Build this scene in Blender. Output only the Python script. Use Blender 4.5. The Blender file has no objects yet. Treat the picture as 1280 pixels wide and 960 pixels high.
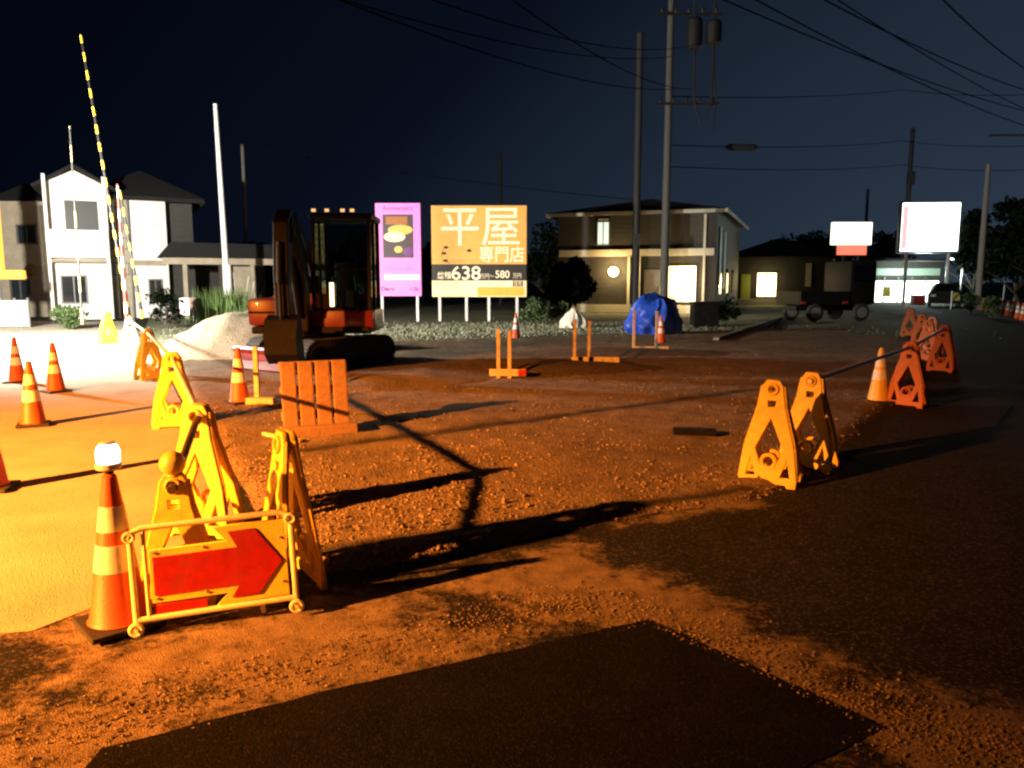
import bpy, bmesh, math, random
import numpy as np
from mathutils import Vector, Matrix, noise as mn

random.seed(7)
R = math.radians
C = bpy.context.scene.collection
SC = bpy.context.scene

# ------------------------------------------------------------------ camera
F = 961.0
CAMZ = 1.55
PITCH = R(7.6)
fw = Vector((0, math.cos(PITCH), -math.sin(PITCH)))
up = Vector((0, math.sin(PITCH), math.cos(PITCH)))
rt = Vector((1, 0, 0))
CAM = Vector((0, 0, CAMZ))

def ray(px, py):
    return fw * F + rt * (px - 640) + up * (480 - py)

def G(px, py, z=0.0):
    r = ray(px, py)
    return CAM + r * ((z - CAMZ) / r.z)

def W(px, py, Y):
    r = ray(px, py)
    return CAM + r * (Y / r.y)

cd = bpy.data.cameras.new('camera')
cam = bpy.data.objects.new('camera', cd)
C.objects.link(cam)
cam.location = CAM
cam.rotation_euler = (R(90) - PITCH, 0, 0)
cd.sensor_width = 36
cd.lens = F / 1280 * 36
cd.clip_start = 0.05
cd.clip_end = 3000
SC.camera = cam

# ------------------------------------------------------------------ materials
def nt(m):
    m.use_nodes = True
    n = m.node_tree
    return n, n.nodes['Principled BSDF']

MATS = {}
def mat(name, col, rough=0.6, scale=12.0, var=0.25, bump=0.0, bscale=60.0, metal=0.0, spec=0.5, dirt=None, dirt_amt=0.35, coat=0.0):
    """colour varied by noise, optional dirt blotches and bump, all in object space"""
    m = bpy.data.materials.new(name)
    n, b = nt(m)
    N, L = n.nodes, n.links
    tc = N.new('ShaderNodeTexCoord')
    no = N.new('ShaderNodeTexNoise'); no.inputs['Scale'].default_value = scale; no.inputs['Detail'].default_value = 8; no.inputs['Roughness'].default_value = .65
    L.new(tc.outputs['Object'], no.inputs['Vector'])
    rp = N.new('ShaderNodeValToRGB')
    c0 = [max(0, c * (1 - var)) for c in col]; c1 = [min(1, c * (1 + var)) for c in col]
    rp.color_ramp.elements[0].position = .3; rp.color_ramp.elements[1].position = .7
    rp.color_ramp.elements[0].color = (*c0, 1); rp.color_ramp.elements[1].color = (*c1, 1)
    L.new(no.outputs['Fac'], rp.inputs['Fac'])
    out = rp.outputs['Color']
    if dirt:
        n2 = N.new('ShaderNodeTexNoise'); n2.inputs['Scale'].default_value = scale * .45; n2.inputs['Detail'].default_value = 10; n2.inputs['Roughness'].default_value = .7
        L.new(tc.outputs['Object'], n2.inputs['Vector'])
        r2 = N.new('ShaderNodeValToRGB')
        r2.color_ramp.elements[0].position = .48; r2.color_ramp.elements[1].position = .68
        r2.color_ramp.elements[0].color = (0, 0, 0, 1); r2.color_ramp.elements[1].color = (dirt_amt,) * 3 + (1,)
        L.new(n2.outputs['Fac'], r2.inputs['Fac'])
        mx = N.new('ShaderNodeMix'); mx.data_type = 'RGBA'
        L.new(r2.outputs['Color'], mx.inputs['Factor'])
        L.new(out, mx.inputs['A']); mx.inputs['B'].default_value = (*dirt, 1)
        out = mx.outputs['Result']
    L.new(out, b.inputs['Base Color'])
    b.inputs['Roughness'].default_value = rough
    b.inputs['Metallic'].default_value = metal
    b.inputs['Specular IOR Level'].default_value = spec
    b.inputs['Coat Weight'].default_value = coat
    if bump:
        n3 = N.new('ShaderNodeTexNoise'); n3.inputs['Scale'].default_value = bscale; n3.inputs['Detail'].default_value = 6
        L.new(tc.outputs['Object'], n3.inputs['Vector'])
        bp = N.new('ShaderNodeBump'); bp.inputs['Strength'].default_value = bump; bp.inputs['Distance'].default_value = .02
        L.new(n3.outputs['Fac'], bp.inputs['Height']); L.new(bp.outputs['Normal'], b.inputs['Normal'])
    MATS[name] = m
    return m

def emit(name, col, strength, base=(.8, .8, .8)):
    m = mat(name, base, .5, 4, .05)
    b = m.node_tree.nodes['Principled BSDF']
    b.inputs['Emission Color'].default_value = (*col, 1)
    b.inputs['Emission Strength'].default_value = strength
    return m

def added_glow(name, col, base_strength, rough=.5, scale=6):
    """a printed sign face with added glow: emits in its own printed colour, a little unevenly"""
    m = mat(name, col, rough, scale, .12)
    n = m.node_tree; b = n.nodes['Principled BSDF']
    b.inputs['Emission Color'].default_value = (*col, 1)
    b.inputs['Emission Strength'].default_value = base_strength
    return m

M_YEL = mat('yellow_plastic', (.82, .58, .06), .45, 9, .12, .12, 90, dirt=(.22, .14, .07), dirt_amt=.45)
M_ORP = mat('orange_plastic', (.50, .12, .022), .5, 9, .15, .12, 90, dirt=(.16, .09, .05), dirt_amt=.5)
M_ORG = mat('cone_orange', (.66, .10, .02), .5, 10, .15, .1, 80, dirt=(.2, .12, .07), dirt_amt=.4)
M_RED = mat('red_reflective', (.34, .009, .006), .4, 14, .25, .05, 60, dirt=(.16, .05, .03), dirt_amt=.5)
M_BAND = mat('reflective_white', (.8, .78, .7), .4, 14, .08, dirt=(.4, .33, .25), dirt_amt=.3)
M_PIPEY = mat('painted_pipe', (.86, .76, .42), .4, 12, .1, dirt=(.3, .2, .1), dirt_amt=.4)
M_STEEL = mat('galvanised_steel', (.42, .42, .42), .38, 20, .2, .05, 80, metal=.7)
M_RUB = mat('black_rubber', (.02, .02, .02), .8, 20, .3, .2, 90)
M_WOOD = mat('raw_timber', (.62, .50, .28), .8, 10, .3, .3, 70, dirt=(.16, .09, .05), dirt_amt=.6)
M_PALLET = mat('weathered_pallet_wood', (.27, .155, .07), .85, 7, .3, .4, 60, dirt=(.13, .08, .05), dirt_amt=.6)
M_DARKM = mat('dark_machine_steel', (.006, .0058, .0055), .55, 9, .4, .15, 60, dirt=(.016, .011, .008), dirt_amt=.5, spec=.15)
M_MRED = mat('machine_red_paint', (.17, .006, .005), .35, 6, .2, .04, 50, dirt=(.12, .06, .04), dirt_amt=.4, coat=.3)
M_GLASS = mat('dark_glass', (.003, .004, .004), .03, 5, .3, spec=.2)
M_TARP = mat('blue_tarpaulin', (.02, .085, .55), .42, 8, .25, .35, 30)
M_SACK = mat('white_sack_cloth', (.72, .66, .54), .8, 10, .15, .4, 40)
M_HWHITE = mat('white_render', (.80, .78, .73), .8, 3, .08, .1, 40, dirt=(.4, .38, .33), dirt_amt=.25)
M_HBEIGE = mat('beige_render', (.36, .30, .22), .85, 3, .15, .1, 40, dirt=(.16, .14, .1), dirt_amt=.4)
M_HDARK = mat('brown_siding', (.030, .026, .022), .7, 5, .25, .2, 60)
def courses(m, period, strength=.6):
    n = m.node_tree; b = n.nodes['Principled BSDF']; N, L = n.nodes, n.links
    tc = N.new('ShaderNodeTexCoord'); wv = N.new('ShaderNodeTexWave'); wv.bands_direction = 'Z'; wv.wave_profile = 'SAW'
    wv.inputs['Scale'].default_value = .314 / period; wv.inputs['Distortion'].default_value = .15
    L.new(tc.outputs['Object'], wv.inputs['Vector'])
    bp = N.new('ShaderNodeBump'); bp.inputs['Strength'].default_value = strength; bp.inputs['Distance'].default_value = .03
    L.new(wv.outputs['Fac'], bp.inputs['Height'])
    if b.inputs['Normal'].links: L.new(b.inputs['Normal'].links[0].from_socket, bp.inputs['Normal'])
    L.new(bp.outputs['Normal'], b.inputs['Normal'])
courses(M_HDARK, .22, .9); courses(M_HWHITE, .45, .35)
M_ROOF = mat('dark_roof_tiles', (.005, .0045, .0043), .9, 8, .4, .5, 25)
M_FASC = mat('pale_fascia', (.52, .48, .38), .6, 6, .12)
M_WIN = mat('window_glass', (.02, .024, .028), .08, 3, .3, spec=.7)
M_FRAME = mat('window_frame_metal', (.12, .11, .1), .4, 9, .2)
M_LITW = emit('lit_window', (1.0, .72, .32), 6)
M_CURT = emit('glowing_curtain', (1.0, .55, .18), 1.6, (.6, .5, .35))
M_LITG = emit('lit_window_cool', (.62, .85, .75), 1.0)
M_PORCH = emit('porch_lamp_glow', (1.0, .70, .28), 26)
M_CONC = mat('concrete_pole', (.27, .25, .22), .8, 8, .2, .2, 70)
M_DPOLE = mat('dark_pole', (.032, .03, .03), .7, 8, .25, .2, 70)
M_WPOLE = mat('white_pole_paint', (.82, .80, .76), .4, 10, .06)
M_BLK = mat('black_paint', (.018, .018, .018), .5, 10, .2)
M_SYEL = mat('stripe_yellow', (.78, .5, .04), .5, 10, .1)
M_BARK = mat('bark', (.06, .045, .032), .9, 15, .35, .6, 50)
M_LEAFD = mat('dark_foliage', (.006, .010, .0045), .9, 1.4, .55, spec=.05)
M_LEAFG = mat('green_foliage', (.06, .10, .025), .65, 1.6, .5)
M_GRASS = mat('tall_grass_green', (.09, .15, .035), .65, 2, .45)
M_WHITE = mat('white_board', (.8, .8, .78), .5, 8, .07)

def see_through(name, tint, gloss=.12):
    m = bpy.data.materials.new(name); m.use_nodes = True; n = m.node_tree; N, L = n.nodes, n.links
    N.remove(N['Principled BSDF'])
    tr = N.new('ShaderNodeBsdfTransparent'); tr.inputs['Color'].default_value = (*tint, 1)
    gl = N.new('ShaderNodeBsdfGlossy'); gl.inputs['Roughness'].default_value = .04
    fr = N.new('ShaderNodeFresnel'); fr.inputs['IOR'].default_value = 1.45
    mx = N.new('ShaderNodeMixShader'); L.new(fr.outputs[0], mx.inputs[0]); L.new(tr.outputs[0], mx.inputs[1]); L.new(gl.outputs[0], mx.inputs[2])
    L.new(mx.outputs[0], N['Material Output'].inputs['Surface']); return m
M_CABG = see_through('tinted_cab_glass', (.38, .46, .42))
# ground materials -----------------------------------------------------------
def ground_mat(name, base, alt, scale, bscale, bump, rough=.9, speck=None, speck_scale=140, patch=None, patch_scale=.5, patch_lo=.45, patch_hi=.62, spec=.35):
    m = bpy.data.materials.new(name)
    n, b = nt(m); N, L = n.nodes, n.links
    tc = N.new('ShaderNodeTexCoord')
    def noise(s, d=10, r=.62):
        x = N.new('ShaderNodeTexNoise'); x.inputs['Scale'].default_value = s; x.inputs['Detail'].default_value = d; x.inputs['Roughness'].default_value = r
        L.new(tc.outputs['Object'], x.inputs['Vector']); return x
    def ramp(src, p0, p1, c0, c1):
        r = N.new('ShaderNodeValToRGB'); e = r.color_ramp.elements
        e[0].position = p0; e[1].position = p1; e[0].color = (*c0, 1); e[1].color = (*c1, 1)
        L.new(src, r.inputs['Fac']); return r
    def mix(f, a, bb):
        x = N.new('ShaderNodeMix'); x.data_type = 'RGBA'; L.new(f, x.inputs['Factor'])
        for s, v in (('A', a), ('B', bb)):
            if isinstance(v, tuple): x.inputs[s].default_value = (*v, 1)
            else: L.new(v, x.inputs[s])
        return x.outputs['Result']
    col = ramp(noise(scale).outputs['Fac'], .3, .7, base, alt).outputs['Color']
    if patch:
        pf = ramp(noise(patch_scale, 12, .68).outputs['Fac'], patch_lo, patch_hi, (0, 0, 0), (1, 1, 1))
        col = mix(pf.outputs['Color'], col, patch)
    if speck:
        vo = N.new('ShaderNodeTexVoronoi'); vo.inputs['Scale'].default_value = speck_scale
        L.new(tc.outputs['Object'], vo.inputs['Vector'])
        sf = N.new('ShaderNodeSeparateColor'); L.new(vo.outputs['Color'], sf.inputs['Color'])
        rr = ramp(sf.outputs['Red'], .78, .95, (0, 0, 0), (.8, .8, .8))
        col = mix(rr.outputs['Color'], col, speck)
    L.new(col, b.inputs['Base Color'])
    b.inputs['Roughness'].default_value = rough
    b.inputs['Specular IOR Level'].default_value = spec
    n1 = noise(bscale, 10, .7)
    v2 = N.new('ShaderNodeTexVoronoi'); v2.inputs['Scale'].default_value = bscale * 2.2
    L.new(tc.outputs['Object'], v2.inputs['Vector'])
    ad = N.new('ShaderNodeMath'); ad.operation = 'MULTIPLY_ADD'; ad.inputs[1].default_value = -.6
    L.new(v2.outputs['Distance'], ad.inputs[0]); L.new(n1.outputs['Fac'], ad.inputs[2])
    bp = N.new('ShaderNodeBump'); bp.inputs['Strength'].default_value = bump; bp.inputs['Distance'].default_value = .03
    L.new(ad.outputs[0], bp.inputs['Height']); L.new(bp.outputs['Normal'], b.inputs['Normal'])
    MATS[name] = m
    return m

M_ASPH = ground_mat('worn_asphalt', (.011, .010, .0095), (.023, .021, .018), 3.5, 60, .4, .9, speck=(.09, .08, .07), speck_scale=95, spec=.12)
M_PATCH = ground_mat('black_patch_surface', (.005, .005, .005), (.010, .0095, .009), 5, 60, .3, .95, speck=(.022, .02, .019), speck_scale=120, spec=.06)
M_DUST = ground_mat('sandy_grit', (.16, .12, .08), (.30, .23, .15), 5, 36, .9, .95, speck=(.42, .34, .24), speck_scale=70)
M_SIDE = ground_mat('dusty_concrete', (.34, .295, .225), (.50, .44, .34), 1.6, 50, .3, .9, speck=(.46, .42, .36), speck_scale=120, patch=(.20, .17, .13), patch_scale=.8, patch_lo=.55, patch_hi=.75)
M_GRAV = ground_mat('crushed_gravel', (.12, .085, .05), (.27, .20, .125), 2.2, 26, 1.0, .95, speck=(.30, .23, .15), speck_scale=55, patch=(.095, .066, .042), patch_scale=.42, patch_lo=.48, patch_hi=.66)
M_SOIL = ground_mat('dark_soil', (.05, .035, .024), (.12, .085, .055), 3, 22, 1.0, .95, speck=(.2, .15, .1), speck_scale=40)
M_SAND = ground_mat('sandy_soil', (.34, .29, .20), (.50, .43, .31), 3, 22, .9, .95, speck=(.55, .5, .4), speck_scale=40)
M_FIELD = ground_mat('patchy_turf_ground', (.07, .08, .04), (.17, .17, .10), 1.4, 18, .9, .95, speck=(.25, .24, .15), speck_scale=22)
M_STONE = mat('gravel_stone', (.21, .155, .10), .9, 4, .45, .4, 60)
M_KERB = mat('concrete_kerb', (.30, .28, .24), .85, 6, .2, .2, 60)

# ------------------------------------------------------------------ mesh building
class MB:
    def __init__(s): s.bm = bmesh.new()
    def box(s, c, d, rz=0, bev=0.0, M=None):
        m = Matrix.Translation(c) @ Matrix.Rotation(rz, 4, 'Z') @ Matrix.Diagonal((*d, 1))
        if M: m = M @ m
        g = bmesh.ops.create_cube(s.bm, size=1, matrix=m)
        if bev:
            es = list({e for v in g['verts'] for e in v.link_edges})
            bmesh.ops.bevel(s.bm, geom=es, offset=bev, segments=2, affect='EDGES', profile=.6)
        return s
    def cone(s, c, r0, r1, h, seg=20, M=None):
        m = Matrix.Translation(Vector(c) + Vector((0, 0, h / 2)))
        if M: m = M @ m
        bmesh.ops.create_cone(s.bm, cap_ends=True, segments=seg, radius1=r0, radius2=r1, depth=h, matrix=m)
        return s
    def bar(s, a, b, r0, r1=None, seg=12):
        a, b = Vector(a), Vector(b); d = b - a
        m = Matrix.Translation((a + b) / 2) @ d.to_track_quat('Z', 'Y').to_matrix().to_4x4()
        bmesh.ops.create_cone(s.bm, cap_ends=True, segments=seg, radius1=r0, radius2=r0 if r1 is None else r1, depth=d.length, matrix=m)
        return s
    def beam(s, a, b, w, h, bev=0):
        """rectangular bar from a to b"""
        a, b = Vector(a), Vector(b); d = b - a
        m = Matrix.Translation((a + b) / 2) @ d.to_track_quat('Z', 'Y').to_matrix().to_4x4() @ Matrix.Diagonal((w, h, d.length, 1))
        g = bmesh.ops.create_cube(s.bm, size=1, matrix=m)
        if bev:
            es = list({e for v in g['verts'] for e in v.link_edges})
            bmesh.ops.bevel(s.bm, geom=es, offset=bev, segments=2, affect='EDGES')
        return s
    def ball(s, c, r, sub=2, sc=(1, 1, 1)):
        m = Matrix.Translation(c) @ Matrix.Diagonal((r * sc[0], r * sc[1], r * sc[2], 1))
        bmesh.ops.create_icosphere(s.bm, subdivisions=sub, radius=1, matrix=m); return s
    def torus(s, c, R0, r, axis='Y', seg=20, rs=8):
        A = {'X': Matrix.Rotation(R(90), 4, 'Y'), 'Y': Matrix.Rotation(R(90), 4, 'X'), 'Z': Matrix()}[axis]
        rows = []
        for i in range(seg):
            t = 2 * math.pi * i / seg
            rows.append([s.bm.verts.new(Vector(c) + A @ Vector(((R0 + r * math.cos(u)) * math.cos(t), (R0 + r * math.cos(u)) * math.sin(t), r * math.sin(u)))) for u in [2 * math.pi * j / rs for j in range(rs)]])
        for i in range(seg):
            for j in range(rs):
                s.bm.faces.new((rows[i][j], rows[(i + 1) % seg][j], rows[(i + 1) % seg][(j + 1) % rs], rows[i][(j + 1) % rs]))
        return s
    def lathe(s, prof, seg=24, c=(0, 0, 0)):
        rows = [[s.bm.verts.new(Vector(c) + Vector((r * math.cos(2 * math.pi * i / seg), r * math.sin(2 * math.pi * i / seg), z))) for i in range(seg)] for r, z in prof]
        for a, b in zip(rows, rows[1:]):
            for i in range(seg):
                s.bm.faces.new((a[i], a[(i + 1) % seg], b[(i + 1) % seg], b[i]))
        s.bm.faces.new(rows[0][::-1]); s.bm.faces.new(rows[-1])
        return s
    def prism(s, pts, y0, y1):
        """polygon in the x-z plane, extruded along y"""
        a = [s.bm.verts.new((x, y0, z)) for x, z in pts]; b = [s.bm.verts.new((x, y1, z)) for x, z in pts]
        n = len(pts)
        s.bm.faces.new(a); s.bm.faces.new(b[::-1])
        for i in range(n): s.bm.faces.new((a[i], b[i], b[(i + 1) % n], a[(i + 1) % n]))
        return s
    def poly(s, pts):
        s.bm.faces.new([s.bm.verts.new(p) for p in pts]); return s
    def tube(s, pts, r, seg=8):
        pts = [Vector(p) for p in pts]; rows = []
        for i, p in enumerate(pts):
            d = (pts[min(i + 1, len(pts) - 1)] - pts[max(i - 1, 0)]).normalized()
            q = d.to_track_quat('Z', 'Y').to_matrix()
            rr = r[i] if isinstance(r, (list, tuple)) else r
            rows.append([s.bm.verts.new(p + q @ Vector((rr * math.cos(2 * math.pi * j / seg), rr * math.sin(2 * math.pi * j / seg), 0))) for j in range(seg)])
        for a, b in zip(rows, rows[1:]):
            for j in range(seg): s.bm.faces.new((a[j], a[(j + 1) % seg], b[(j + 1) % seg], b[j]))
        s.bm.faces.new(rows[0][::-1]); s.bm.faces.new(rows[-1])
        return s
    def build(s, name, m, parent=None, smooth=False):
        bmesh.ops.recalc_face_normals(s.bm, faces=s.bm.faces)
        me = bpy.data.meshes.new(name); s.bm.to_mesh(me); s.bm.free()
        if smooth:
            for p in me.polygons: p.use_smooth = True
            try: me.set_sharp_from_angle(angle=R(35))
            except Exception: pass
        return link(name, me, m, parent)

def link(name, me, m, parent=None):
    o = bpy.data.objects.new(name, me); C.objects.link(o)
    for x in (m if isinstance(m, (list, tuple)) else [m]): me.materials.append(x)
    if parent: o.parent = parent
    return o

def tag(o, label, cat, group=None, kind=None):
    o['label'] = label; o['category'] = cat
    if group: o['group'] = group
    if kind: o['kind'] = kind
    return o

def thing(name, label, cat, loc=(0, 0, 0), rz=0, group=None):
    o = bpy.data.objects.new(name, None); o.empty_display_size = .2; C.objects.link(o)
    o.location = loc; o.rotation_euler = (0, 0, rz)
    return tag(o, label, cat, group)

def copy_tree(o, parent=None):
    c = o.copy(); C.objects.link(c)
    if parent: c.parent = parent
    for ch in list(o.children): copy_tree(ch, c)
    return c

def dup(o, loc, rz, label, group=None):
    c = copy_tree(o); c.location = loc; c.rotation_euler = (0, 0, rz); c['label'] = label
    if group: c['group'] = group
    return c

def struct(o, label=None, cat=None):
    o['kind'] = 'structure'
    if label: o['label'] = label; o['category'] = cat
    return o

def curve_plate(name, loops, thick, bev, m, parent=None):
    """flat plate with holes: loops are point lists in the x-z plane; thickness along y"""
    cu = bpy.data.curves.new(name, 'CURVE'); cu.dimensions = '2D'; cu.fill_mode = 'BOTH'
    cu.extrude = thick / 2 - bev; cu.bevel_depth = bev; cu.bevel_resolution = 1
    for lp in loops:
        sp = cu.splines.new('POLY'); sp.points.add(len(lp) - 1)
        for p, (x, z) in zip(sp.points, lp): p.co = (x, z, 0, 1)
        sp.use_cyclic_u = True
    to = bpy.data.objects.new('tmp', cu); C.objects.link(to)
    dg = bpy.context.evaluated_depsgraph_get()
    me = bpy.data.meshes.new_from_object(to.evaluated_get(dg))
    bpy.data.objects.remove(to)
    me.transform(Matrix.Rotation(R(90), 4, 'X'))
    me.materials.clear()
    me.name = name
    return link(name, me, m, parent)

def text_part(txt, size, m, parent, loc, name='lettering', align='CENTER', sx=1.0, depth=.004, rot=(R(90), 0, 0), bold=0.0):
    cu = bpy.data.curves.new('t', 'FONT'); cu.body = txt; cu.size = size; cu.align_x = align; cu.align_y = 'CENTER'
    cu.extrude = depth; cu.offset = bold
    to = bpy.data.objects.new('tmp', cu); C.objects.link(to)
    dg = bpy.context.evaluated_depsgraph_get()
    me = bpy.data.meshes.new_from_object(to.evaluated_get(dg))
    bpy.data.objects.remove(to)
    me.materials.clear(); me.name = name
    o = link(name, me, m, parent)
    o.location = loc; o.rotation_euler = rot; o.scale = (sx, 1, 1)
    return o

def circ(cx, cz, r, n=18):
    return [(cx + r * math.cos(2 * math.pi * i / n), cz + r * math.sin(2 * math.pi * i / n)) for i in range(n)]

# ------------------------------------------------------------------ world and light
w = bpy.data.worlds.new('World'); SC.world = w; w.use_nodes = True
N, L = w.node_tree.nodes, w.node_tree.links
bg = N['Background']
tc = N.new('ShaderNodeTexCoord')
dot = N.new('ShaderNodeVectorMath'); dot.operation = 'DOT_PRODUCT'; dot.inputs[1].default_value = Vector((.62, .50, -.60)).normalized()
L.new(tc.outputs['Generated'], dot.inputs[0])
rp = N.new('ShaderNodeValToRGB'); e = rp.color_ramp.elements
e[0].position = 0.0; e[0].color = (.0012, .0022, .0058, 1)
e[1].position = 1.0; e[1].color = (.046, .069, .106, 1)
x = e.new(.30); x.color = (.0026, .0046, .0115, 1)
x = e.new(.62); x.color = (.017, .028, .047, 1)
L.new(dot.outputs['Value'], rp.inputs['Fac'])
L.new(rp.outputs['Color'], bg.inputs['Color'])
bg.inputs['Strength'].default_value = 1.0

def lamp(name, kind, loc, energy, col, size=.1, aim=None, spot=None, blend=.5):
    ld = bpy.data.lights.new(name, kind); ld.energy = energy; ld.color = col
    if kind in ('POINT', 'SPOT'): ld.shadow_soft_size = size
    if kind == 'SPOT': ld.spot_size = spot; ld.spot_blend = blend
    o = bpy.data.objects.new(name, ld); C.objects.link(o); o.location = loc
    if aim is not None: o.rotation_euler = (Vector(aim) - Vector(loc)).to_track_quat('-Z', 'Y').to_euler()
    return o

SODIUM = (1.0, .285, .035)
lamp('sodium_street_light', 'SPOT', (-11.3, -2.6, 4.6), 132000, SODIUM, .10, (-8.5, 1.0, 0), R(81), 1.0)
lamp('work_flood_light', 'SPOT', (-13.4, 16.6, 3.1), 19000, (1.0, .95, .84), .2, (-10.2, 27, 2.6), R(124), .5)
lamp('added_pavement_flood', 'SPOT', (-11.6, 14.2, 2.7), 10000, (1.0, .93, .80), .2, (-9.6, 15.4, 0), R(136), .65)  # second white flood, added to whiten the left pavement

# ------------------------------------------------------------------ ground
def sheet(name, pts, z, m, label=None, cat=None):
    mb = MB(); mb.poly([(p[0], p[1], z) for p in pts])
    o = mb.build(name, m); return struct(o, label, cat)

struct(MB().poly([(-900, -60, -.02), (900, -60, -.02), (900, 1500, -.02), (-900, 1500, -.02)]).build('ground', M_FIELD), 'dark turf and bare ground stretching back to the horizon', 'ground')
# road: asphalt in front of the lot and on to the far right, and off to the left
road_pts = [(-40, -30), (40, -30), (40, 150), (26, 150), G(1150, 397).xy, G(1120, 440).xy, G(1000, 470).xy, G(600, 520).xy, G(280, 520).xy, G(175, 420).xy, (-16, 34), (-40, 34)]
sheet('road', road_pts, 0.0, M_ASPH, 'worn dark asphalt road in front of the gravel lot', 'road')
side_pts = [(-38, 1.2), G(-80, 800).xy, G(40, 790).xy, G(112, 762).xy, G(150, 735).xy, G(215, 690).xy, G(300, 640).xy, G(255, 560).xy, G(210, 470).xy, G(172, 428).xy, (-15, 30), (-38, 30)]
sheet('side_road', side_pts, .006, M_SIDE, 'pale dusty pavement left of the barricades', 'pavement')

# flat black patch laid over the foreground road
pp = [G(812, 776), G(1108, 911), G(985, 975), G(700, 1090), G(60, 1010), G(128, 938), G(420, 862), G(560, 832)]
def rough_poly(pts, z, step=.06, amp=.012):
    out = []
    for i, a in enumerate(pts):
        b = pts[(i + 1) % len(pts)]
        n = max(1, int((b - a).length / step))
        for k in range(n):
            p = a.lerp(b, k / n)
            q = mn.noise_vector(Vector((p.x * 6, p.y * 6, 1.3))) * amp + mn.noise_vector(Vector((p.x * 22, p.y * 22, 4.3))) * amp * .6
            out.append((p.x + q.x, p.y + q.y, z))
    return out
struct(MB().poly(rough_poly([Vector((p.x, p.y, 0)) for p in pp], .008)).build('black_patch', M_PATCH), 'black patch with sharp corners in the foreground', 'road patch')

def terrain(name, x0, x1, y0, y1, step, hfun, inside, m, label, cat, smooth=True):
    nx, ny = int((x1 - x0) / step) + 1, int((y1 - y0) / step) + 1
    verts, idx = [], {}
    for j in range(ny):
        for i in range(nx):
            x, y = x0 + i * step, y0 + j * step
            if inside(x, y):
                idx[(i, j)] = len(verts); verts.append((x, y, hfun(x, y)))
    faces = []
    for (i, j) in idx:
        k = [(i, j), (i + 1, j), (i + 1, j + 1), (i, j + 1)]
        if all(q in idx for q in k): faces.append([idx[q] for q in k])
    me = bpy.data.meshes.new(name); me.from_pydata(verts, [], faces); me.update()
    if smooth:
        for p in me.polygons: p.use_smooth = True
    o = link(name, me, m); return struct(o, label, cat)

def seg_dist(x, y, a, b):
    ax, ay = a; bx, by = b
    t = max(0, min(1, ((x - ax) * (bx - ax) + (y - ay) * (by - ay)) / ((bx - ax) ** 2 + (by - ay) ** 2)))
    return math.hypot(x - ax - t * (bx - ax), y - ay - t * (by - ay)), t

def in_poly(x, y, P):
    c = False
    for (x1, y1), (x2, y2) in zip(P, P[1:] + P[:1]):
        if (y1 > y) != (y2 > y) and x < (x2 - x1) * (y - y1) / (y2 - y1) + x1: c = not c
    return c

def poly_edge(x, y, P):
    return min(seg_dist(x, y, a, b)[0] for a, b in zip(P, P[1:] + P[:1]))

LOT = [tuple(G(*p).xy) for p in ((398, 722), (560, 700), (700, 670), (835, 642), (945, 632), (1030, 585), (1110, 510), (1165, 455), (1175, 418))] + [(9.5, 24.5), (4, 23), (-2, 20), (-6.5, 18.2)] + [tuple(G(*p).xy) for p in ((215, 455), (258, 540), (300, 620), (330, 690))]
SHADOW_LINES = [(tuple(G(380, 563, .04).xy), tuple(G(940, 488, .04).xy), .13, .010), (tuple(G(395, 690, .04).xy), tuple(G(935, 610, .04).xy), .07, .008)]  # straight cast-shadow lines, painted dark into the gravel over a shallow dip
def lot_h(x, y):
    d = poly_edge(x, y, LOT)
    k = min(1, d / .16)
    h = -.012 + .062 * k * k * (3 - 2 * k)
    h += .018 * mn.noise(Vector((x * 1.1, y * 1.1, 2))) + .012 * mn.noise(Vector((x * 5, y * 5, 7))) * k
    h += .009 * mn.noise(Vector((x * 17, y * 17, 3))) * k
    for a, b, wd, dp in SHADOW_LINES:
        q, t = seg_dist(x, y, a, b)
        h -= dp * math.exp(-(q / wd) ** 2)
    return h
def shadow_line(x, y):
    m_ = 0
    for a, b, wd, dp in SHADOW_LINES:
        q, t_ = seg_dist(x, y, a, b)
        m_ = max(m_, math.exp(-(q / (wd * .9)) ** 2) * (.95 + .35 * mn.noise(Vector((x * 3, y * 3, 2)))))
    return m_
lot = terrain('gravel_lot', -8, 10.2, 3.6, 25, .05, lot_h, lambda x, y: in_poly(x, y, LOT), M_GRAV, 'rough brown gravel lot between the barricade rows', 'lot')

at_ = lot.data.attributes.new('shadow_line', 'FLOAT', 'POINT')  # mask of the painted shadow lines
at_.data.foreach_set('value', [shadow_line(v.co.x, v.co.y) for v in lot.data.vertices])
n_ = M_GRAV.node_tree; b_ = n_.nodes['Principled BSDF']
an_ = n_.nodes.new('ShaderNodeAttribute'); an_.attribute_name = 'shadow_line'
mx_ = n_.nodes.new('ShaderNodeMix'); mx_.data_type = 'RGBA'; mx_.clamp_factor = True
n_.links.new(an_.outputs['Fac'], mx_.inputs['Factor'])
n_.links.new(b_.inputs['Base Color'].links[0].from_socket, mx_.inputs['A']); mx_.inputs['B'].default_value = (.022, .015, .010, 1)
n_.links.new(mx_.outputs['Result'], b_.inputs['Base Color'])
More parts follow.
